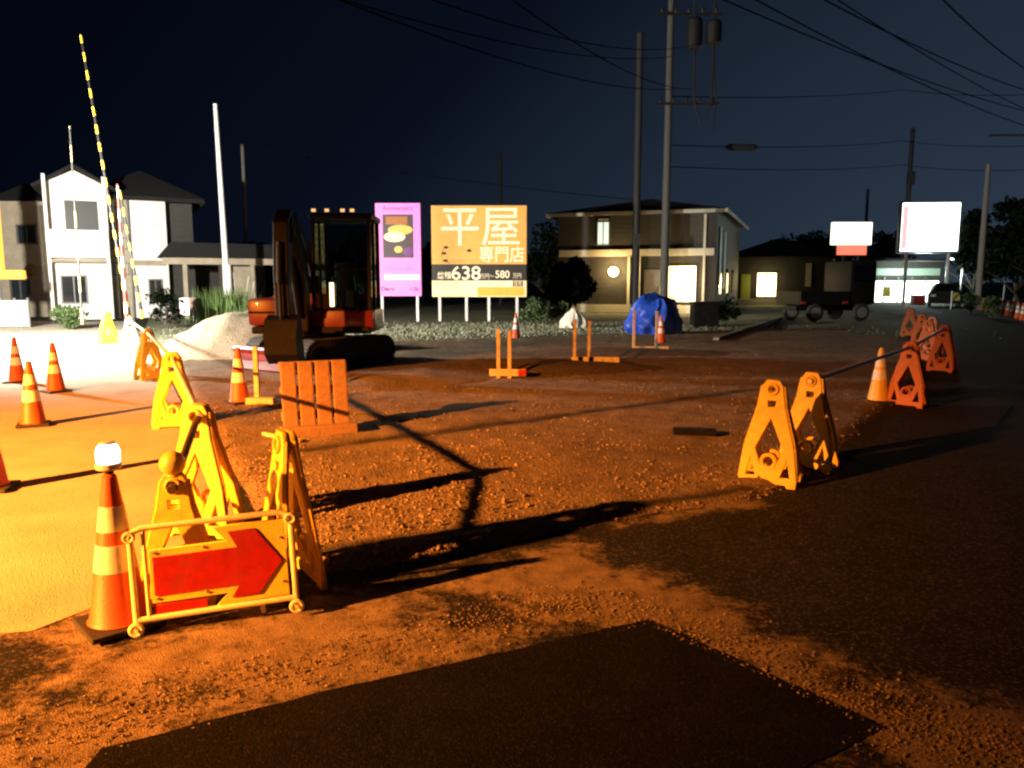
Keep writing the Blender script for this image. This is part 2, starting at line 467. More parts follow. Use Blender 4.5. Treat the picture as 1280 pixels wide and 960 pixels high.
# sandy mound at the left of the machine, soil banks round the trench
def mound(name, c, rx, ry, h, rz, m, label, cat, step=.09, rough=.25):
    ca, sa = math.cos(rz), math.sin(rz)
    def hf(x, y):
        u, v = ((x - c[0]) * ca + (y - c[1]) * sa) / rx, (-(x - c[0]) * sa + (y - c[1]) * ca) / ry
        rr = u * u + v * v
        return -.03 + h * max(0, 1 - rr) ** 1.1 * (1 + rough * mn.noise(Vector((x * 1.3, y * 1.3, 5)))) + (.06 * mn.noise(Vector((x * 2.6, y * 2.6, 8))) + .02 * mn.noise(Vector((x * 8, y * 8, 8)))) * h * max(0, min(1, 3 * (1 - rr)))
    mr = max(rx, ry)
    return terrain(name, c[0] - mr, c[0] + mr, c[1] - mr, c[1] + mr, step, hf, lambda x, y: (((x - c[0]) * ca + (y - c[1]) * sa) / rx) ** 2 + ((-(x - c[0]) * sa + (y - c[1]) * ca) / ry) ** 2 < 1, m, label, cat)
p = G(262, 455); mound('soil_mound', (p.x + .2, p.y + 2.0), 2.2, 1.7, .95, R(15), M_SAND, 'pale sandy soil heap beside the red excavator', 'soil heap', .08)
p = G(620, 470); mound('soil_bank', (p.x, p.y + .3), 3.6, 1.1, .26, R(10), M_SOIL, 'low bank of dark dug soil under the first batter board', 'soil heap', .08)
p = G(520, 470); mound('soil_bank', (p.x - .2, p.y - 1.3), 2.0, .9, .22, R(28), M_GRAV, 'low gravel bank right of the upright pallet', 'soil heap', .07)
p = G(760, 455); mound('soil_bank', (p.x + .4, p.y + 1.6), 3.2, 1.1, .2, R(4), M_SOIL, 'low bank of dark soil behind the middle batter board', 'soil heap', .08)

# loose stones: uncountable
def stones(name, n, place, smin, smax, m, label):
    base = bmesh.new(); bmesh.ops.create_icosphere(base, subdivisions=1, radius=1)
    bv = np.array([v.co[:] for v in base.verts]); bf = np.array([[v.index for v in f.verts] for f in base.faces]); base.free()
    rs = np.random.RandomState(3); V, Fc = [], []; k = 0
    while k < n:
        x, y, z = place(rs)
        s = smin + (smax - smin) * rs.rand() ** 3
        sc = s * (.6 + .7 * rs.rand(3)) * np.array([1, 1, .75])
        a = rs.rand() * 6.28; ca, sa = math.cos(a), math.sin(a)
        q = bv * (1 + .25 * rs.randn(len(bv), 1)).clip(.6, 1.5) * sc
        q = np.c_[q[:, 0] * ca - q[:, 1] * sa, q[:, 0] * sa + q[:, 1] * ca, q[:, 2]]
        V.append(q + np.array([x, y, z + s * .25])); Fc.append(bf + k * len(bv)); k += 1
    V = np.concatenate(V); Fc = np.concatenate(Fc)
    me = bpy.data.meshes.new(name); me.from_pydata(V.tolist(), [], Fc.tolist()); me.update()
    o = link(name, me, m); return tag(o, label, 'gravel', kind='stuff')
def place_lot(rs):
    while True:
        u = rs.rand(); y = 3.7 + 14 * u ** 1.9; x = -4 + rs.rand() * 9
        if in_poly(x, y, LOT) and (y < 7 or rs.rand() < .35):
            d = poly_edge(x, y, LOT)
            if shadow_line(x, y) > .35: continue
            if mn.noise(Vector((x * .9, y * .9, 11))) + .35 * math.exp(-d / .5) + .1 > rs.rand() * .7 - .2:
                return x, y, lot_h(x, y)
stones('loose_gravel', 12000, place_lot, .003, .017, M_STONE, 'loose stones scattered over the gravel lot')
dust_line = [tuple(G(*p).xy) for p in ((60, 930), (250, 860), (520, 800), (720, 745), (860, 790), (1000, 860), (1180, 920), (1330, 960))]
PATCH = [(p_.x, p_.y) for p_ in pp]
def place_road(rs):
    while True:
        i = rs.randint(len(dust_line) - 1); t = rs.rand()
        a, b = dust_line[i], dust_line[i + 1]
        x, y = a[0] + (b[0] - a[0]) * t + rs.randn() * .16, a[1] + (b[1] - a[1]) * t + rs.randn() * .10
        if in_poly(x, y, PATCH) and (poly_edge(x, y, PATCH) > .05 or rs.rand() < .6): continue
        return x, y, .007
stones('loose_grit', 6000, place_road, .002, .007, M_STONE, 'fine grit spilled on the asphalt round the black patch')

# near part of the road: same asphalt, with tracked sand lying on it (mask stored per vertex)
def smooth(a, b, v):
    t = max(0, min(1, (v - a) / (b - a))); return t * t * (3 - 2 * t)
LINES = [([tuple(G(*p).xy) for p in ((-200, 850), (20, 810), (150, 770))], .30, 1.0), (dust_line, .33, 1.0), ([tuple(G(*p).xy) for p in ((-60, 900), (160, 850), (420, 790), (640, 735), (720, 725))], .38, .9), ([tuple(G(*p).xy) for p in ((655, 690), (735, 712))], .05, 1.0), ([tuple(G(*p).xy) for p in ((780, 655), (940, 628))], .10, .8)]
nx0, nx1, ny0, ny1, st_ = -5.2, 6.0, 1.9, 6.6, .03
nx, ny = int((nx1 - nx0) / st_) + 1, int((ny1 - ny0) / st_) + 1
vs, dv = [], []
for j in range(ny):
    for i in range(nx):
        x, y = nx0 + i * st_, ny0 + j * st_
        m_ = 0
        for ln, wd_, am in LINES:
            d_ = min(seg_dist(x, y, a, b)[0] for a, b in zip(ln, ln[1:]))
            m_ = max(m_, am * (1 - smooth(0, wd_ * 2.2, d_)))
        f_ = mn.fractal(Vector((x * 1.7, y * 1.7, 3)), .7, 2.1, 6) + .55 * mn.noise(Vector((x * 1.1 + y * .5, y * 2.2 - x * 1.2, 9)))
        m_ = m_ * (.64 + .55 * f_) + .10 * max(0, f_)
        vs.append((x, y, .003 + .004 * mn.noise(Vector((x * 2, y * 2, 6))) * 0)); dv.append(max(0, min(1, m_)))
fs_ = [(j * nx + i, j * nx + i + 1, (j + 1) * nx + i + 1, (j + 1) * nx + i) for j in range(ny - 1) for i in range(nx - 1)]
me = bpy.data.meshes.new('road_surface'); me.from_pydata(vs, [], fs_); me.update()
at = me.attributes.new('sand', 'FLOAT', 'POINT'); at.data.foreach_set('value', dv)
M_RS = ground_mat('sanded_asphalt', (.011, .010, .0095), (.023, .021, .018), 3.5, 75, .6, .9, speck=(.10, .09, .08), speck_scale=95, spec=.12)
n_ = M_RS.node_tree; b_ = n_.nodes['Principled BSDF']; N, L = n_.nodes, n_.links
an = N.new('ShaderNodeAttribute'); an.attribute_name = 'sand'
tc_ = N.new('ShaderNodeTexCoord'); no_ = N.new('ShaderNodeTexNoise'); no_.inputs['Scale'].default_value = 34; no_.inputs['Detail'].default_value = 8; no_.inputs['Roughness'].default_value = .75
L.new(tc_.outputs['Object'], no_.inputs['Vector'])
no2_ = N.new('ShaderNodeTexNoise'); no2_.inputs['Scale'].default_value = 7; no2_.inputs['Detail'].default_value = 12; no2_.inputs['Roughness'].default_value = .72
L.new(tc_.outputs['Object'], no2_.inputs['Vector'])
av_ = N.new('ShaderNodeMath'); av_.operation = 'ADD'; L.new(no_.outputs['Fac'], av_.inputs[0]); L.new(no2_.outputs['Fac'], av_.inputs[1])
ad_ = N.new('ShaderNodeMath'); ad_.operation = 'MULTIPLY_ADD'; ad_.inputs[1].default_value = 1.1; L.new(av_.outputs[0], ad_.inputs[0]); L.new(an.outputs['Fac'], ad_.inputs[2])
rp_ = N.new('ShaderNodeValToRGB'); rp_.color_ramp.elements[0].position = .40; rp_.color_ramp.elements[1].position = .72
sb_ = N.new('ShaderNodeMath'); sb_.operation = 'SUBTRACT'; sb_.inputs[1].default_value = .95; L.new(ad_.outputs[0], sb_.inputs[0])
L.new(sb_.outputs[0], rp_.inputs['Fac'])
sc_ = N.new('ShaderNodeValToRGB'); sc_.color_ramp.elements[0].position = .35; sc_.color_ramp.elements[1].position = .68
sc_.color_ramp.elements[0].color = (.13, .095, .06, 1); sc_.color_ramp.elements[1].color = (.34, .26, .17, 1); L.new(no2_.outputs['Fac'], sc_.inputs['Fac'])
mx_ = N.new('ShaderNodeMix'); mx_.data_type = 'RGBA'; L.new(rp_.outputs['Color'], mx_.inputs['Factor'])
src_ = b_.inputs['Base Color'].links[0].from_socket
L.new(src_, mx_.inputs['A']); L.new(sc_.outputs['Color'], mx_.inputs['B']); L.new(mx_.outputs['Result'], b_.inputs['Base Color'])
o = link('road', me, M_RS); struct(o, 'near stretch of asphalt strewn with tracked sand', 'road')

# ------------------------------------------------------------------ cones
def make_cone(loc, label, group, lamp_on=False, nb=2):
    t = thing('traffic_cone', label, 'traffic cone', loc, random.random() * 1.5, group)
    MB().box((0, 0, .0175), (.31, .31, .026), bev=.008).build('base', M_RUB, t)
    prof = lambda z: .122 - (z - .035) / .665 * .094
    zs = [.035, .70]
    mb = MB(); mb.lathe([(prof(.036) + .008, .036), (prof(.05), .05), (prof(.69), .69), (.02, .70)], 28)
    mb.build('cone_body', M_ORG, t, True)
    for z0, z1 in ((.27, .39), (.45, .56))[:nb]:
        MB().lathe([(prof(z0) + .0025, z0), (prof(z1) + .0025, z1)], 28).build('reflective_band', M_BAND, t, True)
    return t
CG = 'orange traffic cones on the pale pavement'
c0 = make_cone((0, 0, 0), '', CG)
def cone_at(px, py, label, group=None, first=False, z=0.006, s=1.0):
    p = G(px, py, z); p.z = z
    if first: o = c0; o.location = p; o['label'] = label
    else: o = dup(c0, p, random.random() * 1.5, label, group)
    if group: o['group'] = group
    o.scale = (s, s, s)
    return o
cone_at(42, 532, 'orange cone in front of the two farthest cones on the pale pavement', CG, True)
cone_at(-12, 612, 'orange cone cut off by the left picture edge, nearest on the pavement', CG)
cone_at(70, 490, 'orange cone standing right of and behind the two other banded pavement cones', CG)
cone_at(22, 478, 'orange cone farthest back on the pavement, close to the left picture edge', CG)
cone_at(300, 504, 'orange cone standing on gravel left of the upright pallet', 'cones standing alone in the lot', z=.04)
cone_at(645, 424, 'orange cone behind the pair of stakes below the ochre billboard', 'cones standing alone in the lot', z=.02)
cone_at(826, 430, 'small orange cone in front of the blue tarpaulin', 'cones standing alone in the lot', z=.02)
# front cone with flashing lamp
p = G(150, 782, .004); p.z = .009
fc = make_cone(p, 'tall orange cone with a lit white warning lamp, beside the arrow board', 'front cone', nb=2)
del fc['group']; fc['category'] = 'traffic cone'
lm = MB().lathe([(.018, .70), (.022, .725), (.02, .73)], 20).build('lamp_socket', M_BLK, fc, True)
MB().lathe([(.035, .73), (.047, .75), (.05, .80), (.042, .825), (.03, .835)], 20).build('lamp_lens', emit('warning_lamp', (1, .93, .8), 4), fc, True)
MB().lathe([(.047, .722), (.054, .728), (.054, .748), (.049, .752)], 24).build('lamp_housing', M_BAND, fc, True)
MB().lathe([(.034, .836), (.030, .844), (.012, .848)], 20).build('lamp_cap', M_BAND, fc, True)

# yellow cone at right
p = G(1098, 503, .02)
t = thing('traffic_cone', 'yellow cone left of the far right barricade stand', 'traffic cone', (p.x, p.y, .02))
MB().box((0, 0, .02), (.36, .36, .04), bev=.008).build('base', M_RUB, t)
MB().lathe([(.135, .04), (.13, .06), (.035, .66), (.02, .70)], 28).build('cone_body', mat('cone_yellow', (.82, .5, .07), .45, 8, .1, dirt=(.3, .2, .1), dirt_amt=.3), t, True)
for z0, z1 in ((.30, .42), (.46, .58)):
    r = lambda z: .13 - (z - .06) / .6 * .095
    MB().lathe([(r(z0) + .003, z0), (r(z1) + .003, z1)], 28).build('reflective_band', M_BAND, t, True)

# far row of red cones along the right road
for i in range(14):
    q = W(1222 + i * 6.2, 380 + i * 2.2, 42 - i * 1.25)
    o = dup(c0, (q.x, q.y, 0), 0, 'red cone in the far row along the right edge of the road', 'row of red cones along the right road edge')

# ------------------------------------------------------------------ barricade stands
OUT = [(-.205, 0), (-.21, .05), (-.172, .31), (-.095, .60), (-.07, .76), (-.045, .80), (.045, .80), (.07, .76), (.095, .60), (.172, .31), (.21, .05), (.205, 0), (.15, 0), (.135, .022), (-.135, .022), (-.15, 0)]
HOLES = [circ(0, .735, .026), [(-.034, .595), (-.037, .655), (.037, .655), (.034, .595)],
         [(0, .53), (-.108, .285), (-.055, .13), (.055, .13), (.108, .285)],
         [(-.135, .235), (-.172, .065), (-.082, .065)], [(.135, .235), (.172, .065), (.082, .065)]]
def plate_mesh(m, parent):
    o = curve_plate('panel', [OUT] + HOLES, .034, .006, m, parent)
    return o
def make_stand(m, label, group):
    t = thing('barricade_stand', label, 'barricade', (0, 0, 0), 0, group)
    for s in (-1, 1):
        a = plate_mesh(m, t)
        a.location = (0, s * .105, 0); a.rotation_euler = (R(s * 6.4), 0, 0)
        # raised ring round the pipe hole and the clip ring low in the opening
        MB().torus((0, -.024 * 1, .735), .038, .010).torus((0, .024, .735), .038, .010).build('pipe_collar', m, a, True)
        MB().torus((0, 0, .185), .05, .016).box((0, 0, .135), (.13, .035, .03), bev=.006).build('clip_ring', m, a, True)
        rib = MB()
        for k in (-1, 1):
            rib.beam((k * .196, 0, .05), (k * .164, 0, .31), .012, .052, .004).beam((k * .164, 0, .31), (k * .086, 0, .60), .012, .052, .004).beam((k * .086, 0, .60), (k * .064, 0, .76), .012, .052, .004)
        rib.beam((-.085, 0, .565), (.085, 0, .565), .012, .05, .004).build('rib', m, a)
    return t
SG_L = 'yellow barricade stands in the left row'
SG_R = 'barricade stands along the right side of the lot'
st0 = make_stand(M_YEL, '', SG_L)
str0 = make_stand(M_ORP, '', SG_R)
stglare0 = make_stand(M_BAND, '', SG_L)  # stand whitened to carry the flood glare in its colour
used = {}
TOPS = {}
def stand_at(key, px, py, rz, label, group, proto=None, z=.006, s=1.0):
    proto = proto or st0
    p = G(px, py, z); p.z = z
    if proto.name not in used:
        used[proto.name] = 1; o = proto; o.location = p; o.rotation_euler = (0, 0, rz); o['label'] = label; o['group'] = group
    else: o = dup(proto, p, rz, label, group)
    o.scale = (s, s, s)
    TOPS[key] = Vector((p.x, p.y, p.z + .735 * s))
    return o
stand_at('S1', 364, 727, R(124), 'yellow barricade stand seen edge on at the right end of the arrow board', SG_L, z=.0)
s2 = stand_at('S2', 226, 752, R(14), 'yellow barricade stand topped by a round ball, directly behind the arrow board', SG_L, s=.8)
stand_at('S3', 256, 664, R(-8), 'yellow barricade stand with a dark rod, just behind the ball topped stand', SG_L)
stand_at('S4', 220, 533, R(12), 'yellow barricade stand halfway along the left row', SG_L)
stand_at('S5', 188, 474, R(55), 'narrow turned yellow barricade stand near the sandy heap', SG_L)
stand_at('S6', 165, 444, R(20), 'barricade stand coloured white for its glare, at the far end of the left row', SG_L, stglare0)
stand_at('S7', 136, 430, R(50), 'yellow barricade stand beyond the whitish one', SG_L)
# ball cap of the second stand
MB().ball((0, 0, .86), .075, 3).cone((0, 0, .79), .045, .03, .03).build('ball_cap', M_YEL, s2, True)
stand_at('R1', 962, 603, R(-30), 'yellow orange barricade stand with a diamond opening at the front corner of the lot', SG_R)
stand_at('R2', 1010, 584, R(-38), 'yellow orange barricade stand just behind the front corner stand', SG_R)
stand_at('R3', 1134, 507, R(-45), 'orange barricade stand right beside the yellow cone', SG_R, str0)
stand_at('R4', 1177, 464, R(-50), 'orange barricade stand rightmost beyond the yellow cone', SG_R, str0)
stand_at('R7', 1158, 452, R(-40), 'dim orange barricade stand between the two orange stands past the yellow cone', SG_R, str0)
stand_at('R8', 1163, 443, R(-55), 'dim turned barricade stand just behind the rightmost orange stand', SG_R, str0)
stand_at('R5', 1150, 436, R(-30), 'dim reddish barricade stand behind the rail past the yellow cone', SG_R, str0)
stand_at('R6', 1136, 420, R(-30), 'dim reddish barricade stand farthest back under the bright shop', SG_R, str0)

def rod(a, b, r, m, label, cat='rod', group=None, ext=.08):
    d = (b - a).normalized()
    o = MB().bar(a - d * ext, b + d * ext, r, seg=14).build('barrier_rod', m); return tag(o, label, cat, group)
RG = 'rods joining the barricade stands'
M_RAIL = mat('rail_paint', (.75, .75, .75), .5, 10, .2)
M_ROD_SHADE = mat('shadow_side_rod', (.05, .035, .025), .5, 20, .3)  # shadow side of the rod put into its colour
rod(TOPS['S2'], TOPS['S3'], .021, M_ROD_SHADE, 'rod coloured dark as its shadow side, between the ball topped stand and the one behind it', 'rod', RG)
rod(TOPS['S3'], TOPS['S4'], .021, M_PIPEY, 'rod running from the dark rod stand back to the halfway stand', 'rod', RG)
rod(TOPS['S4'], TOPS['S5'], .021, M_PIPEY, 'rod between the halfway stand and the narrow turned stand', 'rod', RG)
rod(TOPS['S5'], TOPS['S6'], .021, M_PIPEY, 'pale rod sloping up to the whitish stand', 'rod', RG)
rod(TOPS['R2'], TOPS['R3'], .02, M_RAIL, 'grey steel rail from the front corner stands to the orange stand', 'rail', RG)
rod(TOPS['R3'], TOPS['R4'], .02, M_RAIL, 'grey steel rail between the two orange stands', 'rail', RG)

# ------------------------------------------------------------------ arrow board
a, b = G(172, 795, .0), G(372, 771, .0)
d = (b - a); ang = math.atan2(d.y, d.x); wd = d.length
t = thing('arrow_board', 'yellow pipe framed board with a red arrow pointing right, foremost in the scene', 'arrow board', ((a.x + b.x) / 2, (a.y + b.y) / 2, .017), ang)
t.rotation_euler = (0, R(-2.2), ang)
hw = wd / 2; H0, H1 = .035, .465
tilt = bpy.data.objects.new('frame_pivot', None)
lean = math.tan(R(7))
def P(x, z, y=0): return (x, y + z * lean, z)
fr = MB(); r = .0135
fr.tube([P(-hw, H0), P(-hw, H1 - .05), P(-hw + .012, H1 - .015), P(-hw + .05, H1), P(hw - .05, H1), P(hw - .012, H1 - .015), P(hw, H1 - .05), P(hw, H0)], r, 10)
fr.tube([P(-hw, H0 + .03), P(hw, H0 + .03)], r, 10)
fr.tube([P(-hw + .055, H0 + .03), P(-hw + .055, H1)], r * .7, 8)
fr.build('frame', M_PIPEY, t, True)
for sx in (-1, 1):
    MB().torus(P(sx * hw, .03, -.02), .024, .010).bar(P(sx * hw, .03, -.035), P(sx * hw, .03, .01), .009).build('foot_ring', M_PIPEY, t, True)
    MB().torus(P(sx * hw, H1 - .03, -.02), .020, .008).build('corner_ring', M_PIPEY, t, True)
MB().beam((hw - .15, .05, .0), P(hw - .15, H0 + .03), .02, .02).build('prop', M_STEEL, t)
# panel: shaft band and arrow head on a yellow plate, both with holes above and below
x0, x1 = -hw + .075, hw - .03
hx = x0 + (x1 - x0) * .60
plate = [(x0, .135), (hx - .02, .135), (hx - .075, H0 + .05), (x1, H0 + .05), (x1, H1 - .03), (hx - .075, H1 - .03), (hx - .02, .365), (x0, .365)]
def leaned(o): 
    o.rotation_euler = (-R(7), 0, 0); return o
leaned(curve_plate('arrow_plate', [plate], .016, .003, M_YEL, t))
arrow = [(x0 + .012, .165), (hx + .02, .165), (hx - .015, H0 + .075), (hx + .10, H0 + .075), (x1 - .02, .25), (hx + .10, H1 - .055), (hx - .015, H1 - .055), (hx + .02, .335), (x0 + .012, .335)]
o = leaned(curve_plate('red_arrow', [arrow], .008, .001, M_RED, t)); o.location = (0, -.0105, .001)
o = leaned(curve_plate('lower_strip', [[(x0, .072), (x0 + .22, .072), (x0 + .22, .118), (x0, .118)]], .012, .002, M_RED, t)); o.location = (0, .006, 0)
for x in (x0 + .02, hx - .12, x1 - .02):
    for z in (.15, .352): MB().bar((x, -.014 + z * lean, z), (x, -.004 + z * lean, z), .007, seg=8).build('bolt', M_STEEL, t)
bpy.data.objects.remove(tilt)

# ------------------------------------------------------------------ pallet standing upright
pa, pb = G(352, 548, .03), G(440, 541, .03)
d = pb - pa; ang = math.atan2(d.y, d.x); wd = d.length
t = thing('wooden_pallet', 'timber pallet standing upright on the gravel, slats vertical', 'pallet', ((pa.x + pb.x) / 2, (pa.y + pb.y) / 2, .035), ang)
hh = .64; sl = R(10)
for i in range(4):
    cx = -wd / 2 + .095 + i * (wd - .19) / 3
    o = MB().box((0, 0, hh / 2), (.145, .05, hh), bev=.014).build('slat', M_PALLET, t)
    o.location = (cx, 0, .10); o.rotation_euler = (-sl, 0, (random.random() - .5) * .03)
for z in (.10, .34, .58):
    o = MB().box((0, 0, 0), (wd - .04, .07, .09), bev=.006).build('rail', M_PALLET, t)
    o.location = (0, .066 + (z) * math.tan(sl), .10 + z); o.rotation_euler = (-sl, 0, 0)
MB().box((.01, -.06, .055), (wd + .04, .16, .11), bev=.01).build('foot_beam', M_PALLET, t)

# small lamp-lit clod and strap board in front of pallet
p = G(352, 552, .03)
o = MB().beam((p.x - .25, p.y + .25, .055), (p.x + .22, p.y - .12, .055), .05, .04, .006).build('timber_batten', M_WOOD); tag(o, 'short dark batten lying by the foot of the upright pallet', 'batten')
p = G(868, 545, .04)
o = MB().box((p.x, p.y, .085), (.42, .14, .06), R(-8), .012).build('timber_block', M_DARKM); tag(o, 'small dark block lying on the gravel behind the front corner stands', 'block')

# ------------------------------------------------------------------ batter boards
BG = 'timber batter boards marking out the lot'
def batter(px, py, dx1, dx2, hgt, blen, bx, bz, label, rz=0, red=False):
    p = G(px, py, .03)
    k = p.y / F
    t = thing('batter_board', label, 'batter board', (p.x, p.y, .02), rz, BG)
    for dx, h in ((dx1, hgt), (dx2, hgt * .97)):
        MB().box((dx * k, 0, h / 2), (.055, .05, h), bev=.004).build('stake', M_WOOD, t)
    MB().box((bx * k, -.04, bz), (blen * k, .022, .11), bev=.004).build('board', M_WOOD, t)
    if red: MB().box(((bx + blen / 2 - 5) * k, -.053, bz), (10 * k, .004, .10)).build('red_tip', M_RED, t)
    return t
batter(630, 474, -7, 7, .80, 46, 5, .12, 'two pale stakes with a low board, nearest batter board below the ochre billboard', R(-4), True)
batter(728, 457, -10, 8, .85, 60, 16, .12, 'two stakes with a long low board in front of the white sack', R(-5))
batter(808, 443, -16, 12, .95, 44, 5, .13, 'reddish stakes with a low board in front of the blue tarpaulin', R(-3))
p = G(322, 505, .03)
t = thing('marker_stake', 'single pale stake on a small foot board beside the lot cone', 'stake', (p.x, p.y, .03))
MB().box((0, 0, .36), (.055, .05, .72), bev=.004).build('stake', M_WOOD, t)
MB().box((.06, -.06, .05), (.34, .12, .08), bev=.006).build('foot_board', M_WOOD, t)

# ------------------------------------------------------------------ cloth heaps
def heap(name, c, rx, ry, h, m, label, cat, pleat=9, seed=1, n=96, ex=.45, fold=.10):
    mb = MB(); rows = []
    for j in range(17):
        t = j / 16
        row = []
        for i in range(n):
            a = 2 * math.pi * i / n
            rad = (1 - t) ** .55 if t > .0 else 1
            prof = max(.02, math.cos(t * math.pi / 2)) ** ex
            f = 1 - (1 - t * .6) * fold * 1.6 * abs(math.sin(a * pleat * .5 + 3 * mn.noise(Vector((math.cos(a) * 2, math.sin(a) * 2, seed + t * 1.6))))) + fold * .9 + .18 * mn.noise(Vector((math.cos(a) * 1.5, math.sin(a) * 1.5, t * 2 + seed)))
            f *= 1 + .05 * mn.noise(Vector((math.cos(a) * 6, math.sin(a) * 6, t * 7 + seed)))
            z = h * t * (1 + .06 * mn.noise(Vector((math.cos(a) * 5 * prof, math.sin(a) * 5 * prof, seed))) + .22 * mn.noise(Vector((math.cos(a) * 1.6 * prof, math.sin(a) * 1.6 * prof, seed + 9))))
            row.append(mb.bm.verts.new((c[0] + rx * prof * f * math.cos(a), c[1] + ry * prof * f * math.sin(a), c[2] + z)))
        rows.append(row)
    for a, b in zip(rows, rows[1:]):
        for i in range(n): mb.bm.faces.new((a[i], a[(i + 1) % n], b[(i + 1) % n], b[i]))
    mb.bm.faces.new(rows[-1])
    o = mb.build(name, m, None, True); return tag(o, label, cat)
p = G(826, 421); heap('tarpaulin_heap', (p.x - .05, p.y + .8, 0), .74, .62, 1.12, M_TARP, 'bright blue tarpaulin draped over a heap beneath the utility poles', 'tarpaulin', 11, 2, ex=.24, fold=.17)
p = G(718, 411); heap('sack', (p.x, p.y + .4, .0), .48, .4, .68, M_SACK, 'whitish cloth sack heap behind the middle batter board', 'sack', 7, 5, ex=.85, fold=.2)
p = G(310, 398); heap('sack', (p.x, p.y + .3, .0), .4, .4, .75, M_SACK, 'white cloth bundle between the white pole and the red excavator', 'sack', 6, 8, ex=.8, fold=.18)

# ------------------------------------------------------------------ excavator
p = G(428, 466)
t = thing('excavator', 'compact red excavator with a dark cab and raised arm, parked on the lot', 'excavator', (p.x - .52, p.y + .75, .03), R(-34))
def track(sx):
    pts = []
    Lh, zc, rr = .78, .27, .26
    for i in range(15): a = R(90) + math.pi * i / 14; pts.append((-Lh + rr * math.cos(a), zc + rr * math.sin(a)))
    for i in range(15): a = R(-90) + math.pi * i / 14; pts.append((Lh + rr * math.cos(a), zc + rr * math.sin(a)))
    mb = MB(); mb.prism(pts, -.17, .17)
    n = 44
    per = []
    for i in range(len(pts)):
        a, b = Vector(pts[i]), Vector(pts[(i + 1) % len(pts)]); k = max(1, int((b - a).length / .09))
        for q in range(k): per.append((a.lerp(b, q / k), (b - a).normalized()))
    for q, dd in per[::1]:
        nn = Vector((dd.y, -dd.x)); c = q + nn * .012
        ang = math.atan2(dd.y, dd.x)
        mb.box((0, 0, 0), (.05, .35, .035), M=Matrix.Translation((c.x, 0, c.y)) @ Matrix.Rotation(-ang, 4, 'Y'))
    o = mb.build('track', M_RUB, t); o.rotation_euler = (0, 0, R(90)); o.location = (sx * .62, 0, 0)
    wl = MB()
    for y in (-.78, .78): wl.bar((sx * .0 - .185, y, .27), (.185, y, .27), .19, seg=20)
    for k in range(4): y = -.45 + k * .3; wl.bar((-.185, y, .12), (.185, y, .12), .075, seg=14)
    wl.beam((-.18, -.6, .25), (-.18, .6, .25), .02, .12)
    w2 = wl.build('wheels', M_DARKM, o); w2.rotation_euler = (0, 0, R(-90))
for sx in (-1, 1): track(sx)
MB().box((0, 0, .42), (.8, .9, .26), bev=.03).cone((0, 0, .55), .42, .42, .09, 28).build('undercarriage', M_DARKM, t)
# dozer blade
bl = MB()
pr = [(-1.32, .06), (-1.24, .05), (-1.17, .2), (-1.19, .36), (-1.26, .42), (-1.28, .38), (-1.24, .3), (-1.235, .18)]
a = [bl.bm.verts.new((-.82, y, z)) for y, z in pr]; b2 = [bl.bm.verts.new((.82, y, z)) for y, z in pr]
bl.bm.faces.new(a); bl.bm.faces.new(b2[::-1])
for i in range(len(pr)): bl.bm.faces.new((a[i], b2[i], b2[(i + 1) % len(pr)], a[(i + 1) % len(pr)]))
bl.beam((-.35, -.4, .3), (-.35, -1.2, .22), .08, .1).beam((.35, -.4, .3), (.35, -1.2, .22), .08, .1)
bl.build('dozer_blade', M_MRED, t)
# upper body, turned with its front to the viewer
MB().box((0, .05, .70), (2.0, 1.75, .12), bev=.03).build('turntable_deck', M_DARKM, t)
body = MB()
body.box((-.74, -.15, 1.0), (.66, 1.25, .46), bev=.07)
body.build('side_hood', M_MRED, t, True)
cw = MB()
cw.lathe([(.86, .78), (.90, .84), (.90, 1.22), (.84, 1.30)], 40)
for v in list(cw.bm.verts):
    if v.co.y < .12: v.co.y = .12
    v.co.y = .12 + (v.co.y - .12) * 1.05
cw.build('counterweight', M_MRED, t, True)
MB().box((.52, -.72, .86), (1.04, .10, .34), bev=.03).box((1.03, -.15, .86), (.06, 1.1, .34), bev=.02).build('cab_skirt', M_MRED, t, True)
cab = MB()
cx0, cx1, cy0, cy1, cz0, cz1 = .04, .98, -.72, .42, 1.0, 2.58
for x in (cx0, cx1):
    cab.beam((x, cy0, cz0), (x, cy0 + .12, cz1), .06, .06, .012).beam((x, cy1, cz0), (x, cy1 - .02, cz1), .06, .06, .012).beam((x, (cy0 + cy1) / 2, cz0), (x, (cy0 + cy1) / 2, cz1), .05, .05, .01)
    cab.beam((x, cy0, cz0), (x, cy1, cz0), .07, .07, .01)
cab.beam((cx0, cy0, cz0), (cx1, cy0, cz0), .07, .07, .01).beam((cx0, cy0 + .05, 1.72), (cx1, cy0 + .05, 1.72), .035, .035)
cab.build('cab_frame', M_DARKM, t)
MB().box(((cx0 + cx1) / 2, -.09, cz1 + .03), (1.06, 1.12, .10), bev=.035).build('cab_roof', M_DARKM, t, True)
lv = MB().bar((.30, -.35, 1.0), (.32, -.42, 1.55), .018).bar((.72, -.35, 1.0), (.70, -.42, 1.55), .018).ball((.32, -.42, 1.57), .035).ball((.70, -.42, 1.57), .035)
lv.box((.51, -.5, 1.22), (.5, .06, .3), bev=.02).build('control_levers', M_RUB, t)
MB().box((-.74, -.79, 1.0), (.62, .012, .035), bev=.003).build('hood_handle', M_DARKM, t)
MB().bar((.2, .35, 1.3), (.2, .35, 1.62), .04).build('exhaust_pipe', M_DARKM, t)
gl = MB()
gl.poly([(cx0 + .03, cy0 + .005, cz0 + .03), (cx1 - .03, cy0 + .005, cz0 + .03), (cx1 - .03, cy0 + .115, cz1 - .03), (cx0 + .03, cy0 + .115, cz1 - .03)])
